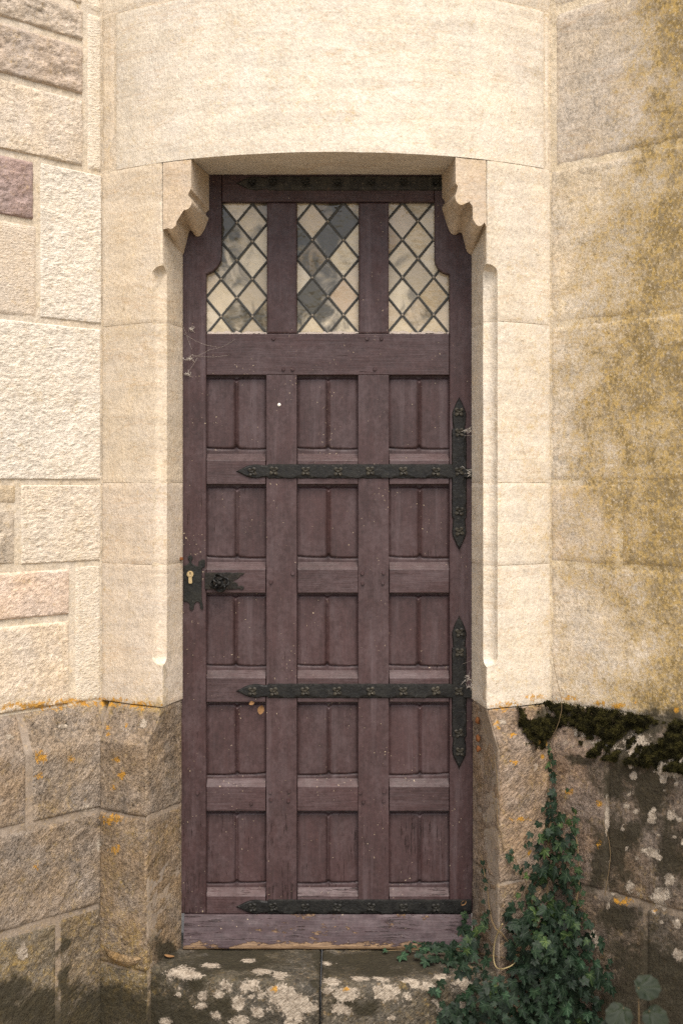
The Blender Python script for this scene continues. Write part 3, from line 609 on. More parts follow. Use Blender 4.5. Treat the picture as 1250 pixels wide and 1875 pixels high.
for sd_ in (-1, 1):
    n = 70; fp = resample(FP[sd_], n); bp = resample(BP[sd_], n); by = REVY + 0.001
    f3 = []
    for x, y in fp:
        p = ray_circle(x, R + 0.0008); f3.append((p[0], p[1], zz(y, p[1])))
    b3 = [(kx(x) * by, by, zz(y, by)) for x, y in bp]
    pt = ray_circle(TOPF[sd_][0], R + 0.0008); tf = (pt[0], pt[1], ZL - 0.0012); tb = (kx(TOPB[sd_][0]) * by, by, ZL - 0.0012)
    f3 = [tf] + [tuple(np.array(tf) + (np.array(f3[0]) - np.array(tf)) * k) for k in (0.33, 0.66)] + f3
    b3 = [tb] + [tuple(np.array(tb) + (np.array(b3[0]) - np.array(tb)) * k) for k in (0.33, 0.66)] + b3
    xo = 298.8 if sd_ < 0 else 889.3
    po = ray_circle(xo, R + 0.0008); fo = (po[0], po[1], ZL - 0.0012); m_ = len(f3); K = 9
    bm = bmesh.new(); L = []
    for k in range(K + 1):
        t = k / K; ring = []
        for A, B in zip(f3, b3):
            ring.append(bm.verts.new(tuple(np.array(A) * (1 - t) + np.array(B) * t)))
        L.append(ring)
    for A, B in zip(L, L[1:]):
        for i in range(m_ - 1): bm.faces.new((A[i], A[i + 1], B[i + 1], B[i]))
    # front face as a fan of quads up to the lintel joint, following the curve of the turret
    topv = []
    for v in L[0]:
        x = v.co.x; th = math.asin(max(-1, min(1, (x - CX) / (R + 0.0008)))); p = arc(th, R + 0.0008); topv.append(bm.verts.new((p[0], p[1], ZL - 0.0012)))
    # strip by height sorted columns
    order = sorted(range(m_), key=lambda i: -sd_ * L[0][i].co.x if False else L[0][i].co.x)
    bmesh.ops.delete(bm, geom=topv, context='VERTS')
    vo = bm.verts.new(fo); pm = [bm.verts.new((*arc(math.asin((tf[0] + (fo[0] - tf[0]) * q - CX) / (R + 0.0008)), R + 0.0008), ZL - 0.0012)) for q in (0.75, 0.5, 0.25)]
    fr = bm.faces.new(L[0] + [vo] + pm)
    # body behind: outer side and top
    bo = bm.verts.new((fo[0] * 1.0 - 0.0, by, ZL - 0.0012)); 
    bmesh.ops.triangulate(bm, faces=[fr])
    me = bm_mesh('corbel', bm, True, 38)
    V = np.array([v.co[:] for v in me.vertices]); s_, og_ = stains(V); fattr(me, 'stain', s_, 'FLOAT_VECTOR')
    TW(link('corbel', me, M['ashlar'], None, (0.54, 0.44, 0.325) if sd_ < 0 else (0.53, 0.435, 0.325)))

# ------------------------------------------------------------------ doorstep
ds = thing('doorstep', 'worn two-stone doorstep, dark with crust and spotted with pale lichen', 'doorstep', (CX, DOORY - 0.15, 0))
def step_patch(px0, px1):
    t0, t1 = theta(px0, R + 0.02), theta(px1, R + 0.02); ts = arc_cols(t0, t1, 0.005); rows = []
    for z in axis_pts(-0.05, ZSILL - 0.014, 0.005): rows.append([(*arc(t, R + 0.022), z) for t in ts])
    for k in np.linspace(0.2, 1, 5): a = k * math.pi / 2; rows.append([(*arc(t, R + 0.022 - 0.014 * (1 - math.cos(a))), ZSILL - 0.014 + 0.014 * math.sin(a)) for t in ts])
    for k in np.linspace(0, 1, 46)[1:]:
        row = []
        for t in ts:
            p = arc(t, R + 0.008); row.append((p[0], p[1] + (3.76 - p[1]) * k, ZSILL))
        rows.append(row)
    return np.array(rows)
for a, b, c in [(272, 584, (0.082, 0.072, 0.054)), (587.5, 916, (0.085, 0.074, 0.056))]:
    attach(stone_grid('stone', step_patch(a, b), M['plinth'], None, c, 'step', edge=0.006, depth=0.05), ds)

# ------------------------------------------------------------------ the door
PLUM = (0.040, 0.0195, 0.0190); PLUM_D = (0.035, 0.0152, 0.0148)
S = DOORY / F
def dx(px): return (px - PCX) * S
def dz(py): return H + (PHY - py) * S
door = thing('panelled_door', 'plum painted wooden door with leaded lights and black iron straps in the stone doorway', 'door', (dx(598), DOORY, dz(1735)))
def DP(o, p=None): attach(o, door); return o
def plank(name, poly, y0, y1, mat, color, bev=0.0022, parent=True):
    """poly in photo pixels on the door plane; y0 front, y1 back (metres behind the door face)"""
    bm = bmesh.new(); fr = [bm.verts.new((dx(x), DOORY + y0, dz(y))) for x, y in poly]; f = bm.faces.new(fr)
    r = bmesh.ops.extrude_face_region(bm, geom=[f]); vs = [v for v in r['geom'] if isinstance(v, bmesh.types.BMVert)]
    for v in vs: v.co.y = DOORY + y1
    fe = [e for e in bm.edges if all(abs(v.co.y - DOORY - y0) < 1e-6 for v in e.verts)]
    if bev: bmesh.ops.bevel(bm, geom=fe, offset=bev, segments=2, profile=0.5, affect='EDGES')
    return DP(link(name, bm_mesh(name, bm, False), mat, None, color))
def rect(x0, x1, y0, y1): return [(x0, y0), (x1, y0), (x1, y1), (x0, y1)]
def vary(c, a=0.1):
    k = 1 + random.uniform(-a, a); return tuple(x * k for x in c)
T = 0.044
plank('stile', [(329, 311), (405.5, 311), (405.5, 466), (404, 478), (398, 489), (389, 497), (377.5, 502), (377.5, 1673), (329, 1673)], 0.0008, T, M['paint_v'], PLUM_D, 0.003)
plank('stile', [(869, 311), (795.5, 311), (795.5, 472), (797, 482), (802, 492), (811, 499), (822.5, 503), (822.5, 1673), (869, 1673)], 0.0008, T, M['paint_v'], PLUM_D, 0.003)
plank('rail', rect(406, 795, 311, 369.5), 0, T, M['paint_h'], PLUM_D, 0.003)
plank('rail', rect(378, 822, 611, 686.5), 0, T, M['paint_h'], PLUM, 0.002)
for a, b in ((488.5, 543.5), (656.5, 711.5)):
    plank('muntin', rect(a, b, 370, 610.6), 0, T, M['paint_v'], PLUM_D, 0.005)
    plank('muntin', rect(a - 1, b, 687, 1673), 0.0004, T, M['paint_v'], vary(PLUM, 0.05), 0.0016)
BAYS = ((378, 486.5), (544.5, 655.5), (712.5, 822))
ROWS = ((687, 843), (887, 1042.5), (1086, 1241.5), (1286, 1440.5), (1485.5, 1641))
RAILB = (886.5, 1085.5, 1285.5, 1485, 1673)
def rail_ledge(x0, x1, y0, y1):
    """rail whose top is weathered to a slope: the slope rises from the face at y0 to the panel, 17 px higher"""
    prof = [(0.0, y1), (0.0, y0), (0.0235, y0 - 15.5), (T, y0 - 15.5), (T, y1)]
    bm = bmesh.new(); A = [bm.verts.new((dx(x0), DOORY + y, dz(p))) for y, p in prof]; B = [bm.verts.new((dx(x1), DOORY + y, dz(p))) for y, p in prof]
    n = len(prof); bm.faces.new(A); bm.faces.new(B[::-1])
    for i in range(n): bm.faces.new((A[i], B[i], B[(i + 1) % n], A[(i + 1) % n]))
    ed = [e for e in bm.edges if all(v.co.y < DOORY + 0.001 for v in e.verts)]
    bmesh.ops.bevel(bm, geom=ed, offset=0.0016, segments=2, profile=0.5, affect='EDGES')
    DP(link('rail', bm_mesh('rail', bm, False), M['paint_h'], None, vary(PLUM, 0.07)))
for (a, b), in zip(BAYS):
    for (pt, pb), rb in zip(ROWS, RAILB): rail_ledge(a + 0.3, b - 0.3, pb, rb)
# linenfold panel: two leaves rising to a spine, hollow undercut at the foot
def panel_mesh(var):
    W, Hh = 111 * S, 158 * S; nu, nv = 73, 97; V = []; rs = random.Random(var); sk = rs.uniform(-0.012, 0.012); c0 = rs.uniform(-0.03, 0.03); lift = rs.uniform(0.9, 1.15)
    for j in range(nv):
        v = j / (nv - 1)
        for i in range(nu):
            u = -1 + 2 * i / (nu - 1); a = abs(u - c0); x = u * W / 2; z = (v - 1) * Hh + 2 * S
            spine = lift * (0.0088 * math.exp(-(a / 0.05) ** 1.6) + 0.0022 * (1 - min(1, a / 0.5)) ** 2)
            vb = 0.145 + sk * u - 0.004 * math.exp(-((a - 0.45) / 0.35) ** 2) + 0.022 * math.exp(-(a / 0.05) ** 2) + 0.003 * a ** 4
            vt = 0.955 + 0.006 * (1 - a) - 0.02 * math.exp(-(a / 0.06) ** 2)
            inn = sst(vb - 0.007, vb + 0.007, v) * (1 - sst(vt - 0.02, vt + 0.006, v))
            h = 0.0030 + inn * (0.0052 + spine * sst(vb, vb + 0.03, v) * (1 - sst(vt - 0.04, vt, v)))
            h += 0.0026 * sst(0.008, 0.03, vb - v) if v < vb else 0
            h -= 0.0022 * sst(0.90, 1.0, abs(u)) * inn
            V.append((x, 0.0245 - h, z))
    f = [[j * nu + i, j * nu + i + 1, (j + 1) * nu + i + 1, (j + 1) * nu + i] for j in range(nv - 1) for i in range(nu - 1)]
    return mesh_from('panel', V, f, True, 60)
def sst(a, b, x):
    t = min(1, max(0, (x - a) / (b - a))); return t * t * (3 - 2 * t)
PM = [panel_mesh(i) for i in range(5)]; pk = 0
for a, b in BAYS:
    for pt, pb in ROWS:
        pk += 1; o = link('panel', PM[(pk * 3) % 5], M['paint_v'], None, vary(PLUM, 0.10)); o.location = (dx((a + b) / 2), DOORY, dz(pt)); DP(o)
plank('light_stop_board', rect(376, 824, 612, 1700), T + 0.001, T + 0.018, M['paint_v'], PLUM_D, 0)  # unseen board added behind the panels to stop light leaking through
# weatherboard at the foot, worn along its lower edge
def weatherboard():
    nu, prof = 200, []
    for k in range(26):
        t = k / 25.0
        y = -0.004 - 0.030 * (t if t < 0.9 else 0.9 + 0) ** 0.9; z = dz(1673.5) + (dz(1734) - dz(1673.5)) * t
        if t > 0.93: y += 0.012 * ((t - 0.93) / 0.07) ** 2
        prof.append((y, z))
    prof = [(0.03, dz(1673.5))] + prof + [(0.02, dz(1735))]
    V = []; Wr = []
    for y, z in prof:
        for i in range(nu):
            x = dx(338 + (862 - 338) * i / (nu - 1)); n = float(vnoise(np.array([[x * 25, z * 60, 3.0]]), 4)[0]); t = (dz(1673.5) - z) / (dz(1673.5) - dz(1734))
            V.append((x, DOORY + y + 0.002 * (n - 0.5), z + (0.004 * (n - 0.4) if t > 0.97 else 0)))
            px = PCX + x / S; Wr.append(0.42 + 0.50 * sst(0.62, 0.98, t) + 0.12 * math.exp(-((px - 560) / 70.0) ** 2) * sst(0.5, .9, t) - 0.1 * (px < 420))
    m = len(prof); f = [[j * nu + i, (j + 1) * nu + i, (j + 1) * nu + i + 1, j * nu + i + 1] for j in range(m - 1) for i in range(nu - 1)]
    f += [[j * nu for j in range(m)], [j * nu + nu - 1 for j in range(m)][::-1]]
    me = mesh_from('weatherboard', V, f, True, 50); fattr(me, 'wear', Wr); return me
DP(link('weatherboard', weatherboard(), M['paint_h'], None, (0.042, 0.024, 0.026)))
# oak pegs at the rail ends
pb_ = bmesh.new(); bmesh.ops.create_cone(pb_, cap_ends=True, segments=10, radius1=0.0058, radius2=0.0046, depth=0.005)
bmesh.ops.rotate(pb_, verts=pb_.verts[:], matrix=Matrix.Rotation(rad(90), 3, 'X')); PEG = bm_mesh('peg', pb_)
for x, y in [(536, 1050), (496, 1066), (663, 1050), (664, 1068), (702, 1049), (701, 1067), (495, 1450), (496, 1464), (529, 1449), (528, 1466), (660, 1451), (665, 1468), (703, 1449), (702, 1466), (698, 620), (672, 620), (501, 620), (519, 676), (686, 676), (536, 676), (460, 1471), (362, 1452)]:
    o = link('peg', PEG, M['paint_v'], None, PLUM_D); o.location = (dx(x), DOORY - 0.0016, dz(y)); DP(o)

# leaded lights: each quarry a pane of its own, lead cames between
def clip(poly, x0, x1, y0, y1):
    def cut(pl, f, inter):
        out = []
        for a, b in zip(pl, pl[1:] + pl[:1]):
            if f(a): out.append(a)
            if f(a) != f(b): out.append(inter(a, b))
        return out
    def ix(c): return lambda a, b: (c, a[1] + (b[1] - a[1]) * (c - a[0]) / (b[0] - a[0]))
    def iy(c): return lambda a, b: (a[0] + (b[0] - a[0]) * (c - a[1]) / (b[1] - a[1]), c)
    for f, it in ((lambda p: p[0] >= x0, ix(x0)), (lambda p: p[0] <= x1, ix(x1)), (lambda p: p[1] >= y0, iy(y0)), (lambda p: p[1] <= y1, iy(y1))):
        poly = cut(poly, f, it)
        if len(poly) < 3: return []
    return poly
HWD, HHD = 28.7, 34.6
LIGHTS = [(374, 491, 403.8, 439.5), (542, 658, 571.3, 436.9), (709, 826, 737, 436.5)]     # x range, one node
DARK_REFLECTIONS = {(404, 437): 0.66, (462, 475): 0.22, (462, 612): 0.30, (490, 380): 0.41, (480, 590): 0.25, (655, 380): 0.36, (628, 471): 0.12, (655, 540): 0.22, (600, 612): 0.25, (766, 366): 0.20, (737, 470): 0.16, (797, 436): 0.12, (766, 575): 0.18, (628, 606): 0.34, (433, 578): 0.67, (403, 578): 0.60, (433, 612): 0.47, (462, 395): 0.24, (433, 440): 0.41, (433, 508): 0.26, (404, 470): 0.55, (405, 400): 1.04, (475, 385): 0.55,
         (600, 380): 0.57, (628, 402): 0.90, (600, 437): 0.55, (600, 507): 0.53, (571, 541): 0.60, (600, 577): 0.45, (571, 440): 0.24, (655, 605): 0.40, (548, 437): 0.45, (545, 575): 0.35}  # strength of the dark reflections painted into each pane
TAN = {(571, 471): (0.24, 0.175, 0.10), (548, 437): (0.28, 0.24, 0.17), (737, 366): (0.30, 0.2, 0.13), (715, 436): (0.33, 0.23, 0.13), (433, 470): (0.43, 0.36, 0.26), (628, 541): (0.45, 0.34, 0.23), (797, 540): (0.40, 0.31, 0.19)}  # brown and tan panes, reflected tones put into their tint
GY = 0.024
for x0, x1, nx, ny in LIGHTS:
    bmc = bmesh.new(); bms = bmesh.new()
    for i in range(-6, 7):
        for j in range(-6, 7):
            if (i + j) % 2: continue
            # node (i,j); the pane to its right is centred one half-width over
            cx, cy = nx + (i + 1) * HWD, ny + j * HHD
            nodx, nody = nx + i * HWD, ny + j * HHD
            if x0 + 4 < nodx < x1 - 4 and 372 < nody < 610:
                bmesh.ops.create_icosphere(bms, subdivisions=1, radius=0.0042, matrix=Matrix.Translation((dx(nodx), DOORY + GY - 0.0035, dz(nody))))
            for sgn in (1, -1):              # two came pieces leave each node downwards
                a = np.array([nodx, nody]); b = np.array([nodx + sgn * HWD, nody + HHD])
                lo, hi = 0.0, 1.0; ts = [t for t in np.linspace(0, 1, 25) if x0 <= (a + (b - a) * t)[0] <= x1 and 366 <= (a + (b - a) * t)[1] <= 612]
                if len(ts) > 1:
                    p, q = a + (b - a) * ts[0], a + (b - a) * ts[-1]; d = (q - p) / (np.linalg.norm(q - p) + 1e-9); nrm = np.array([-d[1], d[0]])
                    prof = [(-2.5, 0.001), (-1.9, -0.003), (-0.5, -0.0042), (0, -0.0030), (0.5, -0.0042), (1.9, -0.003), (2.5, 0.001)]
                    wj = random.uniform(-0.5, 0.5)
                    A = [bmc.verts.new((dx(p[0] + nrm[0] * k), DOORY + GY + y, dz(p[1] + nrm[1] * k))) for k, y in prof]
                    B = [bmc.verts.new((dx(q[0] + nrm[0] * k + wj * 0), DOORY + GY + y, dz(q[1] + nrm[1] * k))) for k, y in prof]
                    for m_ in range(6): bmc.faces.new((A[m_], A[m_ + 1], B[m_ + 1], B[m_]))
            poly = clip([(cx - HWD, cy), (cx, cy - HHD), (cx + HWD, cy), (cx, cy + HHD)], x0, x1, 366, 612)
            if not poly: continue
            ar = 0.5 * abs(sum(p[0] * q[1] - q[0] * p[1] for p, q in zip(poly, poly[1:] + poly[:1])))
            if ar < 60: continue
            mx = sum(p[0] for p in poly) / len(poly); my = sum(p[1] for p in poly) / len(poly)
            tx, tz = random.gauss(0, 0.03), random.gauss(0, 0.03)
            bm = bmesh.new(); f = bm.faces.new([bm.verts.new((dx(mx + (x - mx) * 0.985), DOORY + GY + tx * (x - mx) * S + tz * (y - my) * S, dz(my + (y - my) * 0.985))) for x, y in poly])
            r = bmesh.ops.extrude_face_region(bm, geom=[f])
            for v in r['geom']:
                if isinstance(v, bmesh.types.BMVert): v.co.y += 0.003
            me = bm_mesh('pane', bm, False)
            key = min(list(DARK_REFLECTIONS), key=lambda k: (k[0] - mx) ** 2 + (k[1] - my) ** 2); sm = DARK_REFLECTIONS[key] if (key[0] - mx) ** 2 + (key[1] - my) ** 2 < 210 else random.choice([-0.15, -0.1, 0.0, 0.06, 0.14])
            key = min(list(TAN), key=lambda k: (k[0] - mx) ** 2 + (k[1] - my) ** 2); c = TAN[key] if (key[0] - mx) ** 2 + (key[1] - my) ** 2 < 210 else random.choice([(0.56, 0.475, 0.33), (0.52, 0.43, 0.29), (0.49, 0.40, 0.28), (0.57, 0.49, 0.36), (0.46, 0.37, 0.25), (0.36, 0.295, 0.20), (0.41, 0.35, 0.25)])
            fattr(me, 'dark_reflection', [sm] * len(me.vertices)); DP(link('pane', me, M['glass'], None, c))
    DP(link('lead_came', bm_mesh('lead_came', bmc, True, 60), M['lead'])); DP(link('solder_joint', bm_mesh('solder_joint', bms), M['solder']))
    xa, xb = max(x0 + 4, 379), min(x1 - 2, 822)
    bm = bmesh.new(); V = []
    for i in range(24):
        x = xa + (xb - xa) * i / 23; V.append([bm.verts.new((dx(x), DOORY + yy, dz(p + 2.2 * random.uniform(-1, 1)))) for yy, p in ((0.022, 606), (0.014, 608), (0.004, 611.5))])
    for A, B in zip(V, V[1:]):
        for k in range(2): bm.faces.new((A[k], B[k], B[k + 1], A[k + 1]))
    DP(link('putty', bm_mesh('putty', bm), M['putty']))

# iron straps with scalloped edges and four-petalled studs
def stud_mesh():
    bm = bmesh.new(); n = 32; rings = []
    for rr, hh in ((1.0, 0.0), (1.0, 0.0035), (0.72, 0.0052), (0.36, 0.0030), (0.30, 0.0052)):
        ring = []
        for k in range(n):
            a = 2 * math.pi * k / n; lob = 0.0058 + 0.0086 * abs(math.sin(2 * a)) ** 0.9; lob = lob if rr > 0.5 else 0.0100
            ring.append(bm.verts.new((math.cos(a) * lob * rr, -hh, math.sin(a) * lob * rr)))
        rings.append(ring)
    for A, B in zip(rings, rings[1:]):
        for k in range(n): bm.faces.new((A[k], A[(k + 1) % n], B[(k + 1) % n], B[k]))
    c = bm.verts.new((0, -0.0065, 0))
    for k in range(n): bm.faces.new((rings[-1][k], rings[-1][(k + 1) % n], c))
    return bm_mesh('stud', bm)
STUD = stud_mesh()
def strap_grid(bm, L0, L1, c, hw, horiz, tips, thick=0.0055, y=0.0, scal=None, at=None):
    """long plate from L0 to L1 (px) about centre line c; tips: set of 'a','b' ends drawn to leaf points"""
    n = int(abs(L1 - L0) / 1.6); nv = 17; G = []
    for i in range(n + 1):
        l = L0 + (L1 - L0) * i / n; wd = hw
        for tip, e in (('a', abs(l - L0)), ('b', abs(L1 - l))):
            if tip in tips:
                if e < 58: wd = hw * (0.98 * math.sin(min(1, e / 36.0) * math.pi / 2) ** 1.15 if e < 36 else 0.98 - 0.18 * ((e - 36) / 22.0))
                elif e < 62: wd = hw
        wd = max(wd, 0.25) + 0.25 * math.sin(l * 0.31) * (wd > 3); row = []
        for j in range(nv):
            v = -1 + 2 * j / (nv - 1); d = (1 - abs(v)) * wd * S
            h = thick * min(1, d / 0.0035 + 0.25) if abs(v) < 1 else 0
            if scal and abs(v) < 1:
                ph = ((l - scal) % 60.0) / 60.0; arcd = 0.0085 * math.sqrt(max(0, 1 - ((ph - 0.5) / 0.32) ** 2))
                if arcd > 0 and v > 0 and wd > hw * 0.9: h = min(h, thick * (0.66 + 0.34 * min(1, max(0, (d - arcd * 0.75)) / 0.0025)))
            q = c + v * wd; x, z = (l, q) if horiz else (q, l)
            row.append(bm.verts.new((dx(x), DOORY - y - h, dz(z))))
        G.append(row)
    for A, B in zip(G, G[1:]):
        for j in range(nv - 1): bm.faces.new((A[j], A[j + 1], B[j + 1], B[j]))
    bm.faces.new(G[0]); bm.faces.new(G[-1][::-1])
def hinge(yc, x1, vert=None, label=None, col=(1, 1, 1)):
    bm = bmesh.new(); strap_grid(bm, 432, x1, yc, 13.2, True, {'a'}, scal=529 - 0)
    main = DP(link('strap_hinge', bm_mesh('strap_hinge', bm, True, 50), M['iron'], None, col))
    if label: main['label'] = label
    pts = [(x, yc) for x in (462, 501, 559, 618, 678, 738, 798) if x < x1 - 4]
    if vert:
        bm = bmesh.new(); strap_grid(bm, vert[0], vert[1], 840, 13.4, False, {'a', 'b'}, y=0.0012, scal=vert[0] + 65)
        bm2 = bmesh.new()
        o = link('upright_plate', bm_mesh('upright_plate', bm, True, 50), M['iron'], main, col)
        bm2.free(); pts += [(840, y) for y in vert[2]]
        bm = bmesh.new(); strap_grid(bm, 848, 866, yc + 4, 9, True, set(), thick=0.009, y=0.0005)
        link('pivot_lug', bm_mesh('pivot_lug', bm, True, 50), M['iron'], main, col)
    for x, y in pts:
        o = link('stud', STUD, M['iron'], None, (3.4, 3.1, 2.6) if vert else (1.7, 1.65, 1.55)); o.parent = main; o.matrix_parent_inverse = main.matrix_world.inverted() if False else Matrix()
        o.location = (dx(x + random.uniform(-1, 1)), DOORY - 0.0052 - (0.0012 if vert and x == 840 else 0), dz(y + random.uniform(-1, 1))); o.rotation_euler = (0, random.uniform(-0.25, 0.25), 0)
hinge(336, 812, None, 'plain horizontal strap across the top of the door', (3.0, 2.8, 2.6))
hinge(863, 850, (727, 1007, (755, 791, 862, 936, 972)), 'hinge crossing an upright plate halfway up the door', (1, 1, 1))
hinge(1265, 850, (1127, 1407, (1157, 1193, 1265, 1341, 1375)), 'hinge crossing an upright plate on the lower half of the door', (1, 1, 1))
hinge(1660, 862, None, 'plain horizontal strap just over the weatherboard', (0.85, 0.85, 0.85))

# lock plate with brass cylinder; knob on its own back plate
def zp(zx, zy): return (320 + 0.128 * zx, 1000 + 0.128 * zy)
LP = [(225, 130), (255, 145), (260, 180), (240, 205), (242, 235), (265, 262), (310, 290), (342, 285), (345, 215), (375, 205), (400, 188), (432, 195), (437, 235), (432, 300), (405, 306), (388, 320), (386, 700), (390, 790), (405, 840), (407, 905), (385, 905), (365, 870), (360, 805), (320, 790), (290, 815), (278, 845), (272, 900), (247, 920), (218, 905), (214, 870), (222, 845), (205, 815), (180, 790), (130, 795), (130, 285), (175, 268), (208, 238), (212, 205), (190, 180), (195, 145)]
lp = plank('lock_plate', [zp(*p) for p in LP], -0.0035, 0.0005, M['iron'], (1.0, 1.02, 0.92), 0.0012)
bm = bmesh.new(); ol = []
for k in range(25):
    a = rad(-60 + 300 * k / 24.0); ol.append((349 + 6.0 * math.cos(a), 1051 - 6.0 * math.sin(a)))
ol += [(346.0, 1066), (347, 1068), (351.5, 1068), (352.6, 1066)]
f = bm.faces.new([bm.verts.new((dx(x), DOORY - 0.0035, dz(y))) for x, y in ol]); r = bmesh.ops.extrude_face_region(bm, geom=[f])
for v in r['geom']:
    if isinstance(v, bmesh.types.BMVert): v.co.y -= 0.0045
kc = link('lock_cylinder', bm_mesh('lock_cylinder', bm), M['brass'], lp)
bm = bmesh.new(); bmesh.ops.create_cone(bm, cap_ends=True, segments=16, radius1=0.0066, radius2=0.0062, depth=0.002, matrix=Matrix.Translation((dx(349), DOORY - 0.009, dz(1051))) @ Matrix.Rotation(rad(90), 4, 'X'))
link('lock_plug', bm_mesh('lock_plug', bm), M['brass'], lp)
bm = bmesh.new(); bmesh.ops.create_cube(bm, size=1.0, matrix=Matrix.Translation((dx(349.2), DOORY - 0.0104, dz(1049))) @ Matrix.Diagonal((0.0024, 0.001, 0.0066, 1)))
link('key_slot', bm_mesh('key_slot', bm), M['iron'], lp, (0.3, 0.3, 0.3))
HP = [(432, 377), (700, 377), (780, 372), (830, 385), (890, 377), (1000, 380), (975, 408), (940, 420), (925, 448), (890, 470), (860, 478), (830, 505), (870, 515), (905, 540), (905, 562), (885, 572), (925, 572), (950, 562), (985, 578), (990, 605), (965, 628), (930, 612), (760, 618), (432, 615)]
plank('handle_plate', [zp(*p) for p in HP], -0.003, 0.0005, M['iron'], (1.5, 1.25, 1.0), 0.001)
bm = bmesh.new(); cx, cz = dx(403.5), dz(1066)
tube(bm, [(cx, DOORY, cz), (cx, DOORY - 0.03, cz)], 0.009, 0.012, 10)
for k in range(4):                     # quatrefoil of interlaced loops
    a = rad(45 + 90 * k) + 0.2; ox, oz = cx + 0.0125 * math.cos(a + rad(45)), cz + 0.0125 * math.sin(a + rad(45))
    pts = [(ox + 0.0135 * math.cos(t), DOORY - 0.030 - 0.006 * math.sin(t * 2 + k), oz + 0.0115 * math.sin(t)) for t in np.linspace(0, 2 * math.pi, 17)]
    tube(bm, pts, 0.0030, 0.0030, 6)
pts = [(cx + 0.020 * math.cos(t), DOORY - 0.024, cz + 0.020 * math.sin(t)) for t in np.linspace(0, 2 * math.pi, 25)]; tube(bm, pts, 0.003, 0.003, 6)
bmesh.ops.create_icosphere(bm, subdivisions=2, radius=0.0065, matrix=Matrix.Translation((cx, DOORY - 0.034, cz)))
DP(link('door_knob', bm_mesh('door_knob', bm, True, 60), M['iron'], None, (0.75, 0.75, 0.75)))
# latch keep in the joint of the left jamb
bm = bmesh.new(); bmesh.ops.create_cube(bm, size=1.0, matrix=Matrix.Translation((kx(332) * 3.62, 3.622, zz(1023, 3.622))) @ Matrix.Diagonal((0.010, 0.016, 0.008, 1))); bmesh.ops.bevel(bm, geom=bm.edges[:], offset=0.0015, segments=2, affect='EDGES')
TW(link('latch_keep', bm_mesh('latch_keep', bm), M['rust']))
# a white dropping on the muntin
bm = bmesh.new(); bmesh.ops.create_icosphere(bm, subdivisions=2, radius=0.0048, matrix=Matrix.Translation((dx(511), DOORY - 0.0005, dz(741))) @ Matrix.Diagonal((1, 0.35, 1, 1)))
o = link('bird_dropping', bm_mesh('bird_dropping', bm), M['bird']); tag(o, 'small round white dropping on the upright below the left window of the door', 'dropping')

# rusty hinge pins left in the right reveal
for i, (x, y, lab) in enumerate([(874, 1320, 'top rusty iron stub in the right stone reveal beside the lower hinge'), (874.5, 1352, 'middle rusty iron stub in the right stone reveal beside the lower hinge'), (875, 1371, 'lowest rusty iron stub in the right stone reveal beside the lower hinge')]):
    k = (x - 862) / (890.0 - 862); pa = ray_circle(893, R + 0.01); pbk = np.array([XB[1], REVY]); p = pbk + (pa - pbk) * min(1, k * 1.0)
    bm = bmesh.new(); bmesh.ops.create_icosphere(bm, subdivisions=2, radius=0.009)
    for v in bm.verts: v.co *= 0.7 + 0.6 * random.random(); v.co.x *= 0.7
    o = link('iron_stub', bm_mesh('iron_stub', bm, True, 80), M['rust']); o.location = (p[0] - 0.001, p[1], zz(y, p[1])); tag(o, lab, 'iron stub', 'iron stubs in the reveal')

# ------------------------------------------------------------------ ivy
def leaf_mesh(name, var):
    rs = random.Random(var)
    ang = [0, 14, 27, 48, 66, 82, 100, 125, 150, 172]; rr = [1.0, 0.70, 0.52, 0.80, 0.60, 0.44, 0.62, 0.50, 0.42, 0.20]
    jit = [1 + rs.uniform(-0.10, 0.10) for _ in ang]; k = 1 + 0.12 * rs.uniform(-1, 1)
    out = [(r * j * k * math.sin(rad(a)) * 0.95, r * j * math.cos(rad(a))) for a, r, j in zip(ang, rr, jit)]
    pts = out + [(-x * (1 + rs.uniform(-.12, .12)), y) for x, y in out[1:][::-1]]
    cup, droop = rs.uniform(-0.10, 0.28), rs.uniform(0.05, 0.35)
    def zf(x, y): return -droop * 0.5 * max(0, y) ** 2 + cup * abs(x) + 0.05 * math.sin(7 * x + 3 * y + var) - 0.12 * x * x
    V = [(0, 0, 0.02)] + [(x * 0.5, y * 0.5, zf(x * 0.5, y * 0.5) + 0.03 * (0.5 if i % 3 else -0.4)) for i, (x, y) in enumerate(pts)] + [(x, y, zf(x, y)) for x, y in pts]; n = len(pts)
    f = [[0, 1 + i, 1 + (i + 1) % n] for i in range(n)] + [[1 + i, 1 + n + i, 1 + n + (i + 1) % n, 1 + (i + 1) % n] for i in range(n)]
    f = [q[::-1] for q in f]
    me = mesh_from(name, [(x, y, z) for x, y, z in V], f, True, 80); fattr(me, 'leafuv', [(v[0], v[1], 0) for v in V], 'FLOAT_VECTOR'); return me
LEAVES = [leaf_mesh('leaf', i) for i in range(9)]
for m_ in LEAVES: m_.materials.append(M['ivy'])
ivy = thing('ivy_plant', 'dark green ivy climbing the right foot of the doorway and spilling over the doorstep', 'ivy', (0.55, 3.30, 0))
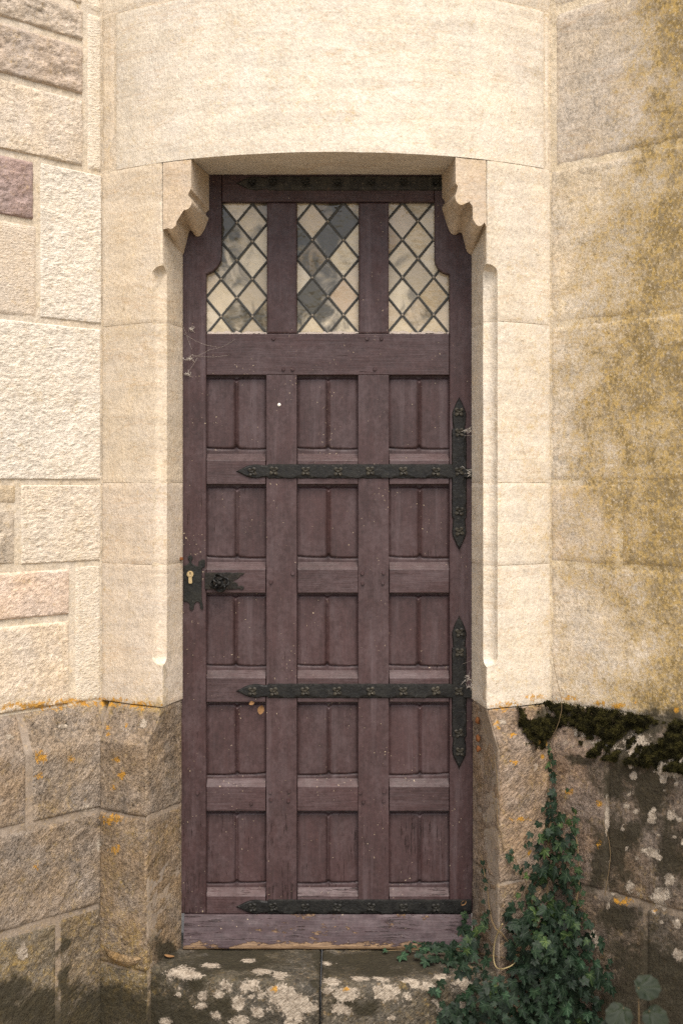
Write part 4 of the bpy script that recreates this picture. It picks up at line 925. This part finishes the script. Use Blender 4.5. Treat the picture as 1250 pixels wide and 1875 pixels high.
def surf(px, py):
    """point on the masonry seen at a photo position, with its outward normal"""
    if px < 866:                                      # on the step top, its riser, or the door
        d = (H - ZSILL) * F / (py - PHY)
        if d < 3.64:
            pr = ray_circle(px, R + 0.022)
            if d > pr[1]: return np.array([kx(px) * d, d, ZSILL]), np.array([0, -0.35, 0.94])
            return np.array([pr[0], pr[1], zz(py, pr[1])]), np.array([0, -0.97, 0.25])
        return np.array([kx(px) * (DOORY - 0.02), DOORY - 0.02, zz(py, DOORY - 0.02)]), np.array([0, -1, 0.2])
    if px < 914 and py > 1772:
        pr = ray_circle(px, R + PROJ); return np.array([pr[0], pr[1], zz(py, pr[1])]), np.array([0.1, -0.97, 0.2])
    if px < 914:
        t = (px - 862) / 52.0; a = np.array([XB[1], REVY]); b = ray_circle(914, R + PROJ); p = a + (b - a) * t
        return np.array([p[0], p[1], zz(py, p[1])]), np.array([-0.75, -0.66, 0.1])
    if px < 1004:
        p = ray_circle(px, R + PROJ); n = p - np.array([CX, CY]); n /= np.linalg.norm(n); return np.array([p[0], p[1], zz(py, p[1])]), np.array([n[0], n[1], 0.15])
    u, d = wall_u(px, 1, PROJ); p = CR + DR * u + NR * PROJ; return np.array([p[0], p[1], zz(py, p[1])]), np.array([NR[0], NR[1], 0.15])
def inpoly(x, y, P):
    c = False
    for (x1, y1), (x2, y2) in zip(P, P[1:] + P[:1]):
        if (y1 > y) != (y2 > y) and x < (x2 - x1) * (y - y1) / (y2 - y1) + x1: c = not c
    return c
spec = []                                             # (px, py, outward offset, size m, tone)
def strand(pts, step, jit, size=(0.016, 0.021), off=0.010, tone=0.0):
    pts = np.array(pts, float)
    for a, b in zip(pts, pts[1:]):
        n = max(1, int(np.linalg.norm(b - a) / step))
        for k in range(n):
            q = a + (b - a) * (k + random.random() * 0.5) / n; spec.append((q[0] + random.uniform(-jit, jit), q[1] + random.uniform(-jit, jit) * 0.5, off + random.uniform(0, 0.012), random.uniform(*size), tone))
random.seed(21)
strand([(1003, 1362), (1006, 1395), (1012, 1430)], 9, 5, (0.013, 0.018), 0.008, 0.2)
strand([(1008, 1420), (1012, 1450), (1010, 1490), (1014, 1530)], 10, 13, (0.017, 0.023))
strand([(1060, 1492), (1056, 1520), (1062, 1560)], 12, 6, (0.015, 0.020), 0.02, 0.5)
strand([(884, 1570), (890, 1600), (895, 1640), (901, 1680)], 14, 4, (0.012, 0.017), 0.006)
strand([(924, 1552), (940, 1580), (960, 1610)], 13, 7, (0.013, 0.019), 0.012, 0.1)
strand([(1072, 1600), (1078, 1650), (1080, 1700)], 13, 8, (0.014, 0.020), 0.02, 0.5)
strand([(1088, 1690), (1104, 1715), (1120, 1750), (1128, 1790)], 11, 9, (0.014, 0.022), 0.02, 0.1)
strand([(975, 1500), (962, 1535), (948, 1560)], 14, 6, (0.013, 0.018), 0.012, 0.1)
strand([(1040, 1440), (1046, 1470), (1058, 1495)], 16, 4, (0.010, 0.014), 0.008, 0.5)
strand([(856, 1668), (852, 1690), (856, 1710)], 9, 8, (0.014, 0.020), 0.01, 0.15)
strand([(796, 1800), (808, 1830), (815, 1860)], 9, 9, (0.016, 0.022), 0.012, 0.2)
strand([(762, 1730), (800, 1728), (840, 1735)], 11, 8, (0.015, 0.021), 0.015)
spec += [(735, 1757, 0.012, 0.024, 1.5), (706, 1744, 0.008, 0.015, 1.3), (714, 1737, 0.008, 0.013, 1.2), (779, 1768, 0.014, 0.026, 0.5), (798, 1812, 0.014, 0.019, 2.0), (823, 1770, 0.016, 0.025, 0.2), (1005, 1372, 0.01, 0.018, 1.4), (1010, 1400, 0.016, 0.02, 1.2), (1050, 1505, 0.02, 0.02, 1.2), (1060, 1485, 0.015, 0.012, 1.4), (848, 1672, 0.012, 0.02, 0.8), (931, 1570, 0.012, 0.017, 0.6), (1000, 1545, 0.035, 0.024, 0.5), (1010, 1520, 0.03, 0.018, 0.7), (1062, 1650, 0.03, 0.02, 0.9), (1055, 1668, 0.03, 0.016, 1.1)]
MASS = [([(996, 1478), (1022, 1476), (1034, 1500), (1052, 1530), (1070, 1560), (1072, 1600), (1060, 1650), (1048, 1690), (940, 1700), (912, 1672), (930, 1650), (950, 1600), (965, 1560), (985, 1510)], 150, 12.5, (0.005, 0.05)),
        ([(915, 1668), (1070, 1660), (1088, 1700), (1110, 1745), (1140, 1790), (1130, 1880), (790, 1880), (815, 1840), (868, 1800), (860, 1770), (770, 1768), (745, 1745), (760, 1728), (850, 1725), (868, 1700)], 470, 10, (0.01, 0.11)),
        ([(930, 1700), (1070, 1700), (1110, 1800), (1120, 1890), (850, 1890), (870, 1800), (880, 1730)], 230, 11, (0.08, 0.17))]
for P, n, md, (o0, o1) in MASS:
    got = []; xs = [p[0] for p in P]; ys = [p[1] for p in P]; tries = 0
    while len(got) < n and tries < 40000:
        tries += 1; x, y = random.uniform(min(xs), max(xs)), random.uniform(min(ys), max(ys))
        if not inpoly(x, y, P) or any((x - a) ** 2 + (y - b) ** 2 < md * md for a, b in got): continue
        if vnoise(np.array([[x / 34.0, y / 34.0, 1.5]]), 8)[0] < 0.20: continue
        got.append((x, y)); lim = o1 * (0.25 if (x < 866) else 1.0)
        spec.append((x, y, random.uniform(o0, lim), random.uniform(0.013, 0.031), random.choice([0, 0, -0.2, 0.1, 0.3, -0.35, 0.8, -0.1, 0.15, -0.3, 1.3])))
def leaf_matrix(px, py, off, size):
    p, n = surf(px, py); n = Vector(n).normalized(); p = Vector(p) + n * off
    nn = (n + Vector((random.gauss(0, 0.34), random.gauss(0, 0.2) - 0.15, random.gauss(0.22, 0.30)))).normalized()
    a = random.gauss(0, 0.75); tip = Vector((math.sin(a), 0, -math.cos(a))); tip = (tip - nn * tip.dot(nn)).normalized(); xx = tip.cross(nn)
    m = Matrix((( xx.x, tip.x, nn.x), (xx.y, tip.y, nn.y), (xx.z, tip.z, nn.z))).to_4x4(); return Matrix.Translation(p) @ m @ Matrix.Diagonal((size * random.uniform(0.85, 1.15), size, size, 1))
ms = [(leaf_matrix(x, y, o, s), s, t, y) for x, y, o, s, t in spec]
order = sorted(range(len(ms)), key=lambda i: -ms[i][1] / ms[i][0].translation.y - (0.02 if ms[i][0].translation.z > 0.25 else 0))
single = set(order[:298]); rest = []
ivy_inv = Matrix.Translation(-Vector(ivy.location))
for i, (m, s, t, y) in enumerate(ms):
    if i in single:
        o = bpy.data.objects.new('leaf', LEAVES[i % len(LEAVES)]); COL.objects.link(o); o.parent = ivy; o.matrix_parent_inverse = ivy_inv; o.matrix_basis = m
        k = 1 + t; o.color = (k * (1 + 0.55 * max(0, t)), k * (1 + 0.25 * max(0, t)), k * (1 - 0.22 * max(0, min(1, t))), 1)
    else: rest.append((m, i, t))
V, Fc, UV, TN = [], [], [], []
for m, i, t in rest:
    me = LEAVES[i % len(LEAVES)]; b = len(V)
    for v in me.vertices: V.append((m @ v.co)[:]); UV.append((v.co.x, v.co.y, 0)); TN.append(t)
    Fc += [[b + k for k in p.vertices] for p in me.polygons]
if V:
    me = mesh_from('leaves', V, Fc, True, 80); fattr(me, 'leafuv', UV, 'FLOAT_VECTOR'); fattr(me, 'leaftone', TN)
    o = link('leaves', me, M['ivy']); tag(o, kind='stuff'); attach(o, ivy)
def stem(pts, off, r0, r1):
    bm = bmesh.new(); q = resample([(x, y) for x, y in pts], 6 * len(pts)); P3 = []
    for x, y in q:
        p, n = surf(x, y); P3.append(Vector(p) + Vector(n).normalized() * (off + random.uniform(-0.001, 0.001)))
    tube(bm, P3, r0, r1, 5); o = link('stem', bm_mesh('stem', bm), M['twig']); attach(o, ivy)
stem([(1010, 1880), (1000, 1800), (1012, 1700), (1005, 1600), (1012, 1500), (1006, 1420), (1004, 1362)], 0.014, 0.0065, 0.0018)
stem([(1000, 1800), (1040, 1720), (1066, 1620), (1058, 1490)], 0.018, 0.0042, 0.0014)
stem([(990, 1820), (940, 1740), (905, 1690), (895, 1630), (884, 1565)], 0.006, 0.0028, 0.0010)
stem([(985, 1720), (960, 1620), (930, 1556)], 0.010, 0.002, 0.0010)
stem([(921, 1560), (912, 1500), (913, 1440), (906, 1380)], 0.004, 0.0012, 0.0008)
stem([(1004, 1362), (1022, 1330), (1030, 1290), (1020, 1240), (1014, 1205)], 0.006, 0.0010, 0.0006)
stem([(1108, 1640), (1118, 1560), (1104, 1500)], 0.004, 0.0010, 0.0006)
stem([(950, 1760), (880, 1745), (820, 1740), (706, 1744)], 0.006, 0.0022, 0.0010)
# a pale looping tendril over the foliage
bm = bmesh.new(); P3 = []
for x, y in resample([(912, 1672), (900, 1700), (897, 1735), (905, 1752), (925, 1748), (935, 1740)], 26):
    p, n = surf(x, y); P3.append(Vector(p) + Vector((-0.0, -0.085, 0)))
tube(bm, P3, 0.0018, 0.0012, 5); o = link('tendril', bm_mesh('tendril', bm), simple('pale_tendril', (0.30, 0.235, 0.11), 0.8)); attach(o, ivy)

# broad leaved seedling in front of the right plinth
sp = thing('broad_leaved_plant', 'young plant with three soft round leaves standing in front of the dark right plinth', 'plant', (0.645, 2.90, 0))
def round_leaf(var):
    V = [(0, 0, 0)]; n = 22
    for rr in (0.5, 1.0):
        for i in range(n):
            a = 2 * math.pi * i / n; r = rr * (1 - 0.22 * max(0, math.cos(a - math.pi)) ** 6) * (1 + 0.06 * math.sin(9 * a + var)); x, y = 0.9 * r * math.sin(a), r * math.cos(a) + 0.6
            V.append((x, y, -0.12 * rr * rr + 0.05 * math.sin(5 * a + var)))
    f = [[0, 1 + i, 1 + (i + 1) % n] for i in range(n)] + [[1 + i, 1 + n + i, 1 + n + (i + 1) % n, 1 + (i + 1) % n] for i in range(n)]
    me = mesh_from('leaf', V, [q[::-1] for q in f], True, 80); fattr(me, 'leafuv', [(v[0], v[1] * 0.8, 0) for v in V], 'FLOAT_VECTOR'); me.materials.append(M['broad']); return me
for i, (x, y, s, a) in enumerate([(1168, 1808, 0.034, 1.5), (1140, 1845, 0.036, 3.6), (1188, 1850, 0.034, 2.6), (1120, 1872, 0.03, 3.3)]):
    d = 2.90; s *= 0.92; p = Vector((kx(x) * d, d, zz(y, d))); nn = Vector((random.uniform(-.3, .3), -0.8, 0.6)).normalized(); tip = Vector((math.sin(a), 0, math.cos(a))); tip = (tip - nn * tip.dot(nn)).normalized(); xx = tip.cross(nn)
    m = Matrix(((xx.x, tip.x, nn.x), (xx.y, tip.y, nn.y), (xx.z, tip.z, nn.z))).to_4x4()
    o = bpy.data.objects.new('leaf', round_leaf(i)); COL.objects.link(o); o.parent = sp; o.matrix_parent_inverse = Matrix.Translation(-Vector(sp.location)); o.matrix_basis = Matrix.Translation(p) @ m @ Matrix.Diagonal((s, s, s, 1)); o.color = (0.40, 0.42, 0.28, 1)
    bm = bmesh.new(); b0 = Vector(sp.location); tube(bm, [b0, b0.lerp(p, 0.5) + Vector((0.01, 0.01, 0.03)), p], 0.002, 0.0012, 5); attach(link('stem', bm_mesh('stem', bm), M['twig']), sp)

# ------------------------------------------------------------------ moss on the plinth slope
def moss():
    V, Fc = [], []; rs = np.random.default_rng(5); N_ = 150000
    PX = rs.uniform(940, 1330, N_); T = rs.random(N_) ** 0.9; right = np.maximum(0, PX - 1005)
    TOP = np.where(PX > 1005, 1278 + 0.10 * right, 1283); BOT = np.where(PX > 1005, 1350 + 0.075 * right, 1350)
    LOW = np.where(PX > 1060, 14, 8); PY = TOP + (BOT + LOW - TOP) * T
    a = vnoise(np.stack([PX / 27.0, PY / 22.0, 0 * PX + 0.3], 1), 3); b = vnoise(np.stack([PX / 8.0, PY / 8.0, 0 * PX + 2.3], 1), 6)
    st = vnoise(np.stack([(PX + 0.9 * PY) / 15.0, (PY - 0.5 * PX) / 48.0, 0 * PX + 5.1], 1), 9)
    k = sstep(1030, 1090, PX); n = (1 - k) * (0.6 * a + 0.4 * b) + k * (0.22 * a + 0.30 * b + 0.48 * st)
    th = 0.43 + 0.30 * np.maximum(0, T - 0.45) + 0.5 * (PX < 944) + 0.14 * ((PX > 1020) & (PX < 1058) & (T > 0.45)) + 0.22 * ((PX < 1000) & (T > (PX - 935) / 55.0 + 0.2)) - 0.035 * (PX > 1060) + 0.25 * np.maximum(0, 0.12 - T)
    ok = np.nonzero(rs.random(N_) < sstep(-0.03, 0.06, n - th))[0][:26000]
    for i in ok:
        px, py, top, bot, ex = float(PX[i]), float(PY[i]), TOP[i], BOT[i], float(n[i] - th[i])
        f = max(0, min(1, (py - top) / (bot - top))); z0 = ZP + (ZPS - ZP) * f; off = PROJ * f
        if py > bot: z0 -= (py - bot) * 0.0014
        if px < 1005:
            p = arc(theta(px, R + off), R + off); nv = Vector((p[0] - CX, p[1] - CY, 0)).normalized()
        else:
            u = wall_u(px, 1, off)[0]; p = CR + DR * u + NR * off; nv = Vector((NR[0], NR[1], 0))
        nv = (nv * 0.9 + Vector((0, 0, 0.45))).normalized()
        c = Vector((p[0], p[1], z0)) + nv * (min(0.022, max(0, ex) * 0.085) - 0.001)
        a_ = Vector(rs.normal(size=3)); a_ = (a_ - nv * a_.dot(nv)).normalized(); b_ = nv.cross(a_)
        tip = c + (nv * rs.uniform(0.4, 1.0) + a_ * rs.normal() * 0.6 + b_ * rs.normal() * 0.5 + Vector((0, 0, -0.15))).normalized() * rs.uniform(0.004, 0.011)
        wd = rs.uniform(0.0011, 0.0024); q = len(V); V += [tuple(c - a_ * wd - b_ * wd * 0.6), tuple(c + a_ * wd - b_ * wd * 0.6), tuple(c + b_ * wd), tuple(tip)]; Fc += [[q, q + 1, q + 3], [q + 1, q + 2, q + 3], [q + 2, q, q + 3]]
    return mesh_from('moss', V, Fc, False)
o = link('moss', moss(), M['mossgreen']); tag(o, 'blackish green moss growing along the sloping top of the right plinth', 'moss', kind='stuff')

# ------------------------------------------------------------------ cobwebs and dead leaves
def web(name, label, anchors, blobs, seed):
    rs = random.Random(seed); bm = bmesh.new()
    for a, b, sag in anchors:
        A, B = Vector(a), Vector(b); tube(bm, [A.lerp(B, t) + Vector((0, 0, -sag * math.sin(math.pi * t))) for t in np.linspace(0, 1, 8)], 0.00026, 0.00026, 3)
    for c, r in blobs:
        for k in range(26):
            p = Vector(c) + Vector((rs.gauss(0, r), rs.gauss(0, r * 0.3), rs.gauss(0, r * 0.7))); q = p + Vector((rs.gauss(0, r), rs.gauss(0, r * .3), rs.gauss(0, r)))
            tube(bm, [p, p.lerp(q, 0.5) + Vector((0, -0.001, 0.001)), q], 0.00045, 0.0003, 3)
    o = link(name, bm_mesh(name, bm), M['web']); tag(o, label, 'cobweb'); return o
Dp = lambda x, y, o=0.004: (dx(x), DOORY - o, dz(y))
web('cobweb', 'torn grey cobweb at the left edge of the door just below the window', [(Dp(338, 660, .02), Dp(385, 640), .004), (Dp(385, 640), Dp(430, 622), .006), (Dp(338, 612, .02), Dp(400, 636), .008), (Dp(340, 688, .01), Dp(362, 655), .003), (Dp(338, 600, .02), Dp(352, 640), .002), (Dp(350, 650), Dp(420, 650), .006)], [(Dp(348, 657, .008), .006), (Dp(344, 686, .006), .004), (Dp(352, 603, .004), .004)], 1)
web('cobweb', 'small dusty cobweb between the middle hinge and the right reveal', [(Dp(842, 790, .008), Dp(862, 782, .03), .001), (Dp(840, 795, .008), Dp(862, 798, .03), .002)], [(Dp(857, 788, .02), .005), (Dp(860, 866, .02), .006)], 2)
web('cobweb', 'small dusty cobweb between the lowest T hinge and the right reveal', [(Dp(845, 1215, .008), Dp(864, 1205, .03), .001)], [(Dp(858, 1240, .02), .006), (Dp(860, 1255, .02), .005)], 3)
def dead(px, py, off, size, rot, label, flat=False):
    V = []; n = 10
    for i in range(n): 
        t = i / (n - 1); wd = 0.32 * math.sin(math.pi * t) ** 0.8 + 0.02; V += [(-wd, t - .5, 0.25 * (t - .5) ** 2 + 0.10), (0, t - .5, 0.3 * (t - .5) ** 2), (wd, t - .5, 0.25 * (t - .5) ** 2 + 0.14)]
    f = [[3 * i + k, 3 * i + k + 1, 3 * i + k + 4, 3 * i + k + 3] for i in range(n - 1) for k in (0, 1)]
    o = link('dead_leaf', mesh_from('dead_leaf', V, f), M['dry']); o.scale = (size,) * 3
    if flat: 
        d = (H - ZSILL) * F / (py - PHY); o.location = (kx(px) * d, d, ZSILL + 0.006); o.rotation_euler = (0.1, 0.1, rot)
    else: o.location = (dx(px), DOORY - off, dz(py)); o.rotation_euler = (rad(90), rot, 0)
    tag(o, label, 'dead leaf', 'dead leaves caught about the door')
dead(478, 1299, 0.002, 0.027, 0.25, 'brown shred of leaf caught beside a panel just under the lower hinge')
dead(461, 1287, 0.002, 0.016, 1.3, 'tiny yellow leaf curl stuck under the lower hinge')
dead(848, 1652, 0.004, 0.018, 0.9, 'curled tan leaf caught at the right end of the bottom strap')
dead(826, 1756, 0, 0.024, 1.0, 'orange brown leaf lying on the doorstep among the ivy', True)
dead(310, 1757, 0, 0.028, 1.4, 'thin brown leaf lying on the left end of the doorstep', True)
